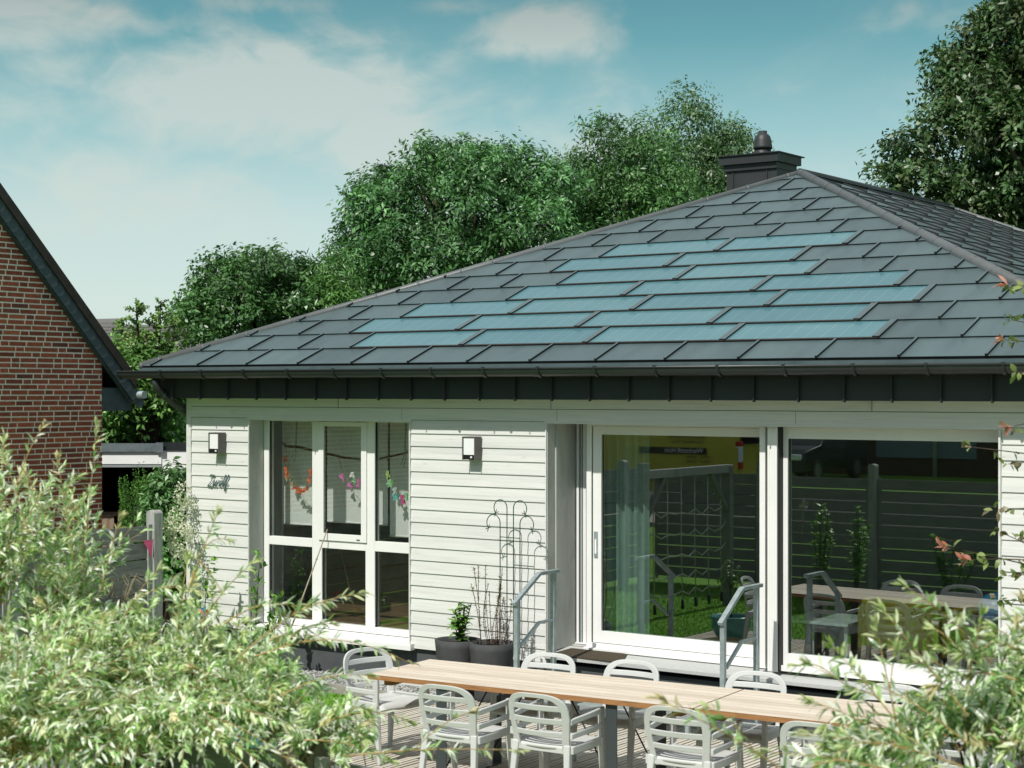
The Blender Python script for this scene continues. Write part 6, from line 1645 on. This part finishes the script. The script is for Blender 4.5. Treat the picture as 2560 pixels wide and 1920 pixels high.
# ------------------------------------------------------------------ variegated willows in the foreground
W_COL = np.array([(.84, .88, .74), (.88, .90, .82), (.74, .82, .58), (.52, .68, .34), (.37, .56, .21), (.22, .40, .12), (.11, .23, .06), (.66, .72, .38)])
W_PROB = np.array([.18, .17, .14, .14, .14, .12, .07, .04])
W_TIP = np.array([(.58, .64, .30), (.66, .68, .38), (.66, .54, .30), (.52, .60, .24)])
def willow(name, root, lobes, heroes, n_shoot, per, label, seed, leaf_l=.045, leaf_w=.0100):
    g = np.random.default_rng(seed); rt = np.array(root, float)
    t = thing(name, tuple(root), label, 'willow shrub', 'variegated willows in the foreground')
    m = MB(); lob = []
    for (u, v, d, ru, rv) in lobes:
        c = at(u, v, d); lob.append((np.array(c), ru * d / F_PX, rv * d / F_PX))
    wgt = np.array([l[1] * l[2] for l in lob]); wgt /= wgt.sum()
    V, Fc, Cc, off = [], [], [], 0
    def leaves(st, per_, tipcol, tone, start=.12):
        nonlocal off
        k = len(st); tt = np.sort(np.concatenate([g.uniform(start, 1.0, per_), g.uniform(.90, 1.0, 6)])); n = len(tt); q = tt * (k - 1); i = np.minimum(q.astype(int), k - 2); fr_ = (q - i)[:, None]
        p = st[i] * (1 - fr_) + st[i + 1] * fr_; ax = st[i + 1] - st[i]; ax /= np.linalg.norm(ax, axis=1, keepdims=True)
        side = unit(g, n); side -= ax * (side * ax).sum(1, keepdims=True); side /= np.linalg.norm(side, axis=1, keepdims=True)
        sp = np.where(tt > .9, .30, .52)[:, None] * g.uniform(.7, 1.25, (n, 1))
        dd_ = ax * (1 - sp) + side * sp; dd_[:, 2] -= .05
        nn = np.cross(side, ax) * .15 + np.array([0, 0, .75]) + unit(g, n) * .55
        ln = leaf_l * g.uniform(.7, 1.2, n) * np.where(tt > .93, .8, 1.0)
        v, f = leaf_quads(p, dd_, nn, ln, leaf_w * g.uniform(.8, 1.2, n), .22, g.uniform(-.4, 1.3, n))
        c = W_COL[g.choice(len(W_COL), n, p=W_PROB)]
        if tipcol is not None: c = np.where((tt > .80)[:, None], tipcol * .75 + c * .25, c)
        c = c * tone * g.uniform(.85, 1.12, (n, 1))
        V.append(v); Fc.append(f + off); Cc.append(np.repeat(c, 6, 0)); off += len(v)
    mains = []
    for c, rx, rz in lob:
        for q in range(3):
            e = c + unit(g, 1)[0] * np.array([rx, rx, rz]) * .4; b = rt + np.array([g.normal(0, .05), g.normal(0, .05), 0]); s_ = curve_pts(b, e, (g.normal(0, .08), g.normal(0, .08), .10), 7)
            m.tube([tuple(p) for p in s_], [.012 - .0013 * i for i in range(7)], 6); mains.append(s_)
    mn = np.concatenate(mains)
    st_m = MB()
    for i in range(n_shoot):
        c, rx, rz = lob[g.choice(len(lob), p=wgt)]
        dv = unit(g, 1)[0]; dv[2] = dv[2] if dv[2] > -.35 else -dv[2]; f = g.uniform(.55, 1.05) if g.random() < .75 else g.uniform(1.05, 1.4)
        tip = c + dv * np.array([rx, rx, rz]) * f
        near = mn[np.argmin(((mn - (c + dv * rx * .15 + np.array([0, 0, -rz * .25]))) ** 2).sum(1))] + g.normal(0, .03, 3)
        L0 = np.linalg.norm(tip - near)
        if L0 > .75: near = tip + (near - tip) * (.75 / L0)
        s_ = curve_pts(near, tip, (g.normal(0, .03), g.normal(0, .03), .05 + .03 * g.random()), 9)
        st_m.tube([tuple(p) for p in s_], [.0022 - .00018 * k for k in range(9)], 4, 0, False)
        leaves(s_, per, W_TIP[g.integers(0, 4)] if g.random() < .35 else None, g.uniform(.88, 1.2) * (.78 + .26 * f))  # shoots deep in the bush get darker leaves, shade put into the colour
    for (u0, v0, d0, u1, v1, d1, n_, bz) in heroes:
        a = np.array(at(u0, v0, d0)); b = np.array(at(u1, v1, d1)); s_ = curve_pts(a, b, (0, 0, bz), 11)
        st_m.tube([tuple(p) for p in s_], [.0030 - .0002 * k for k in range(11)], 5, 0, False); leaves(s_, n_, W_TIP[g.integers(0, 4)], 1.0, .02)
        for q in range(max(1, n_ // 26)):
            k = g.integers(2, 7); e = s_[k] + (b - a) * .28 + g.normal(0, .06, 3); s2 = curve_pts(s_[k], e, (0, 0, .02), 6); st_m.tube([tuple(p) for p in s2], .0018, 4, 0, False); leaves(s2, n_ // 3, W_TIP[g.integers(0, 4)], .95)
    m.build('trunk', 'bark', t); st_m.build('shoot', 'stem_orange', t)
    np_mesh('foliage', np.concatenate(V), np.concatenate(Fc), np.concatenate(Cc), 'willow_leaf', t)
lr = at(260, 2300, 6.3)
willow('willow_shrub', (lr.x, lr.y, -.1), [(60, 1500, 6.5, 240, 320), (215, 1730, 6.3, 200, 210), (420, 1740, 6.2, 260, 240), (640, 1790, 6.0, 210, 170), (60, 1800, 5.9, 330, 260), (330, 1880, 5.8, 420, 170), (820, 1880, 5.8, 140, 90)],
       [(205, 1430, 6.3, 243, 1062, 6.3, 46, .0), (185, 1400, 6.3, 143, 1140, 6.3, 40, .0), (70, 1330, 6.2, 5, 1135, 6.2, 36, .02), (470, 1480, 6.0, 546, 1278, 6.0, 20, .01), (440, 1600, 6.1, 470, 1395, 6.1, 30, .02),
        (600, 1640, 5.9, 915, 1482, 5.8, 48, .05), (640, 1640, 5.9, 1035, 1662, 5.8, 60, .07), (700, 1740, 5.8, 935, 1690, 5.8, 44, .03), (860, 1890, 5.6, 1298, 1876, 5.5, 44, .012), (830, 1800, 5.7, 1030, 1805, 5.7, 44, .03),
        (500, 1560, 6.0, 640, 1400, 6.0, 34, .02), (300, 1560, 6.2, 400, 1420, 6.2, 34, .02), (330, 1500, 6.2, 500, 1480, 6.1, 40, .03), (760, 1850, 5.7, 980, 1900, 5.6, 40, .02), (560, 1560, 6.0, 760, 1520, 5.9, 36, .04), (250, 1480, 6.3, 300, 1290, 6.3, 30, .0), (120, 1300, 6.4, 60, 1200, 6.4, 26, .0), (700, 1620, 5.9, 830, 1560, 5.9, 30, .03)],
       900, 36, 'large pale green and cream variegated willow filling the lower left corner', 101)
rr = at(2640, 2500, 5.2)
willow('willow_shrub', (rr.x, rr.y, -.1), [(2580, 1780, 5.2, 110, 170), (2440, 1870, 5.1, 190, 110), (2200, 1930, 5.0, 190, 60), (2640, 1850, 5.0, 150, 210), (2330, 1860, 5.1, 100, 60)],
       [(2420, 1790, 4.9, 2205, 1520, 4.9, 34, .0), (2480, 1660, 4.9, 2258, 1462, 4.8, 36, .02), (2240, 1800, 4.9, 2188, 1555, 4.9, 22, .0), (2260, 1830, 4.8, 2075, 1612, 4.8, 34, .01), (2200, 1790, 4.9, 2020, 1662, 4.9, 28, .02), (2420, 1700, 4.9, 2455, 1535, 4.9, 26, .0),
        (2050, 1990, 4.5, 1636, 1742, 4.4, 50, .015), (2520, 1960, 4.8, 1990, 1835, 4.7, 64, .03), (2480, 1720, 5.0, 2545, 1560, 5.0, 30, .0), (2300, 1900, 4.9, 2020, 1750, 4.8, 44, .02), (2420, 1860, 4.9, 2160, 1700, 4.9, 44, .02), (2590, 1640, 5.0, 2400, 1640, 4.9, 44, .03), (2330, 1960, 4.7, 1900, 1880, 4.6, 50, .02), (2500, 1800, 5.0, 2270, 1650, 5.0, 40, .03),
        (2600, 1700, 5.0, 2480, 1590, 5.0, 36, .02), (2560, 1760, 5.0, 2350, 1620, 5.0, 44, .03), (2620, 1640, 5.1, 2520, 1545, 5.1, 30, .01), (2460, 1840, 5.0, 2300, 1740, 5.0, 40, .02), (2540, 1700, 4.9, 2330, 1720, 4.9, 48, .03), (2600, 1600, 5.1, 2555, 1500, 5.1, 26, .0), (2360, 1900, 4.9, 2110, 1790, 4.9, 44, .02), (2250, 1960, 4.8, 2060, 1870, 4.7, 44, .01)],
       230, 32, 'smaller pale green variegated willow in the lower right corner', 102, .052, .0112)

# crab apple reaching in from the right edge
def crab():
    d = 8.6; b = at(2790, 1500, d); t = thing('crab_apple_tree', (b.x, b.y, -.1), 'crab apple twigs with pinkish tips reaching in at the right edge', 'tree'); g = np.random.default_rng(111)
    m = MB(); m.tube([(b.x, b.y, -.1), (b.x + .02, b.y, 1.2), (b.x - .03, b.y + .03, 2.6), (b.x, b.y, 4.2)], [.05, .042, .034, .015], 8); m.build('trunk', 'bark', t)
    m = MB(); tw = []; pink = []
    def br(u0, v0, u1, v1, sag=0, n=3, pk=False):
        a = np.array(at(u0, v0, d)); e = np.array(at(u1, v1, d + g.uniform(-.15, .15))); s_ = curve_pts(a, e, (0, 0, sag), 8); m.tube([tuple(p) for p in s_], [.006 - .0006 * k for k in range(8)], 5)
        for k in range(2, 8):
            for q in range(n):
                dv = unit(g, 1)[0]; dv[2] = -abs(dv[2]) * .5 if g.random() < .6 else dv[2]; tw.append(np.array([s_[k], s_[k] + dv * .012, s_[k] + dv * .03]))
        (pink if pk else tw).append(np.array([s_[-1], s_[-1] + (s_[-1] - s_[-2]) * .2, s_[-1] + (s_[-1] - s_[-2]) * .5]))
        if pk: pink.append(pink[-1])
    br(2780, 1480, 2385, 1372, .02, 1, True); br(2780, 1160, 2432, 1118, .0, 1); br(2780, 1500, 2500, 1330, .03, 3); br(2780, 1560, 2505, 1500, .03, 3); br(2780, 1450, 2520, 1440, .02, 3); br(2780, 1300, 2490, 1275, .03, 2); br(2780, 900, 2512, 850, .02, 2, True); br(2780, 760, 2522, 712, .02, 2, True); br(2780, 1060, 2535, 1065, .03, 2, True); br(2780, 1180, 2520, 1160, .03, 2); br(2780, 860, 2530, 800, .01, 2); br(2700, 1420, 2430, 1400, .02, 1, True); br(2780, 960, 2545, 930, .0, 2)
    for q in range(14): br(2790, g.uniform(600, 1700), g.uniform(2590, 2700), g.uniform(500, 1800), .03, 3)
    m.build('branch', 'bark', t)
    v, f, c = sprig_leaves(g, tw, 2, .055, .030, .6, [(.20, .26, .08), (.28, .32, .12), (.14, .19, .06), (.20, .16, .09)]); np_mesh('foliage', v, f, c, 'leaf', t)
    v, f, c = sprig_leaves(g, pink, 4, .062, .024, .5, [(.55, .20, .15), (.62, .30, .24), (.45, .16, .10)]); np_mesh('young_leaves', v, f, c, 'leaf', t)
crab()

for o in bpy.data.objects:
    if '_w' in o: del o['_w']
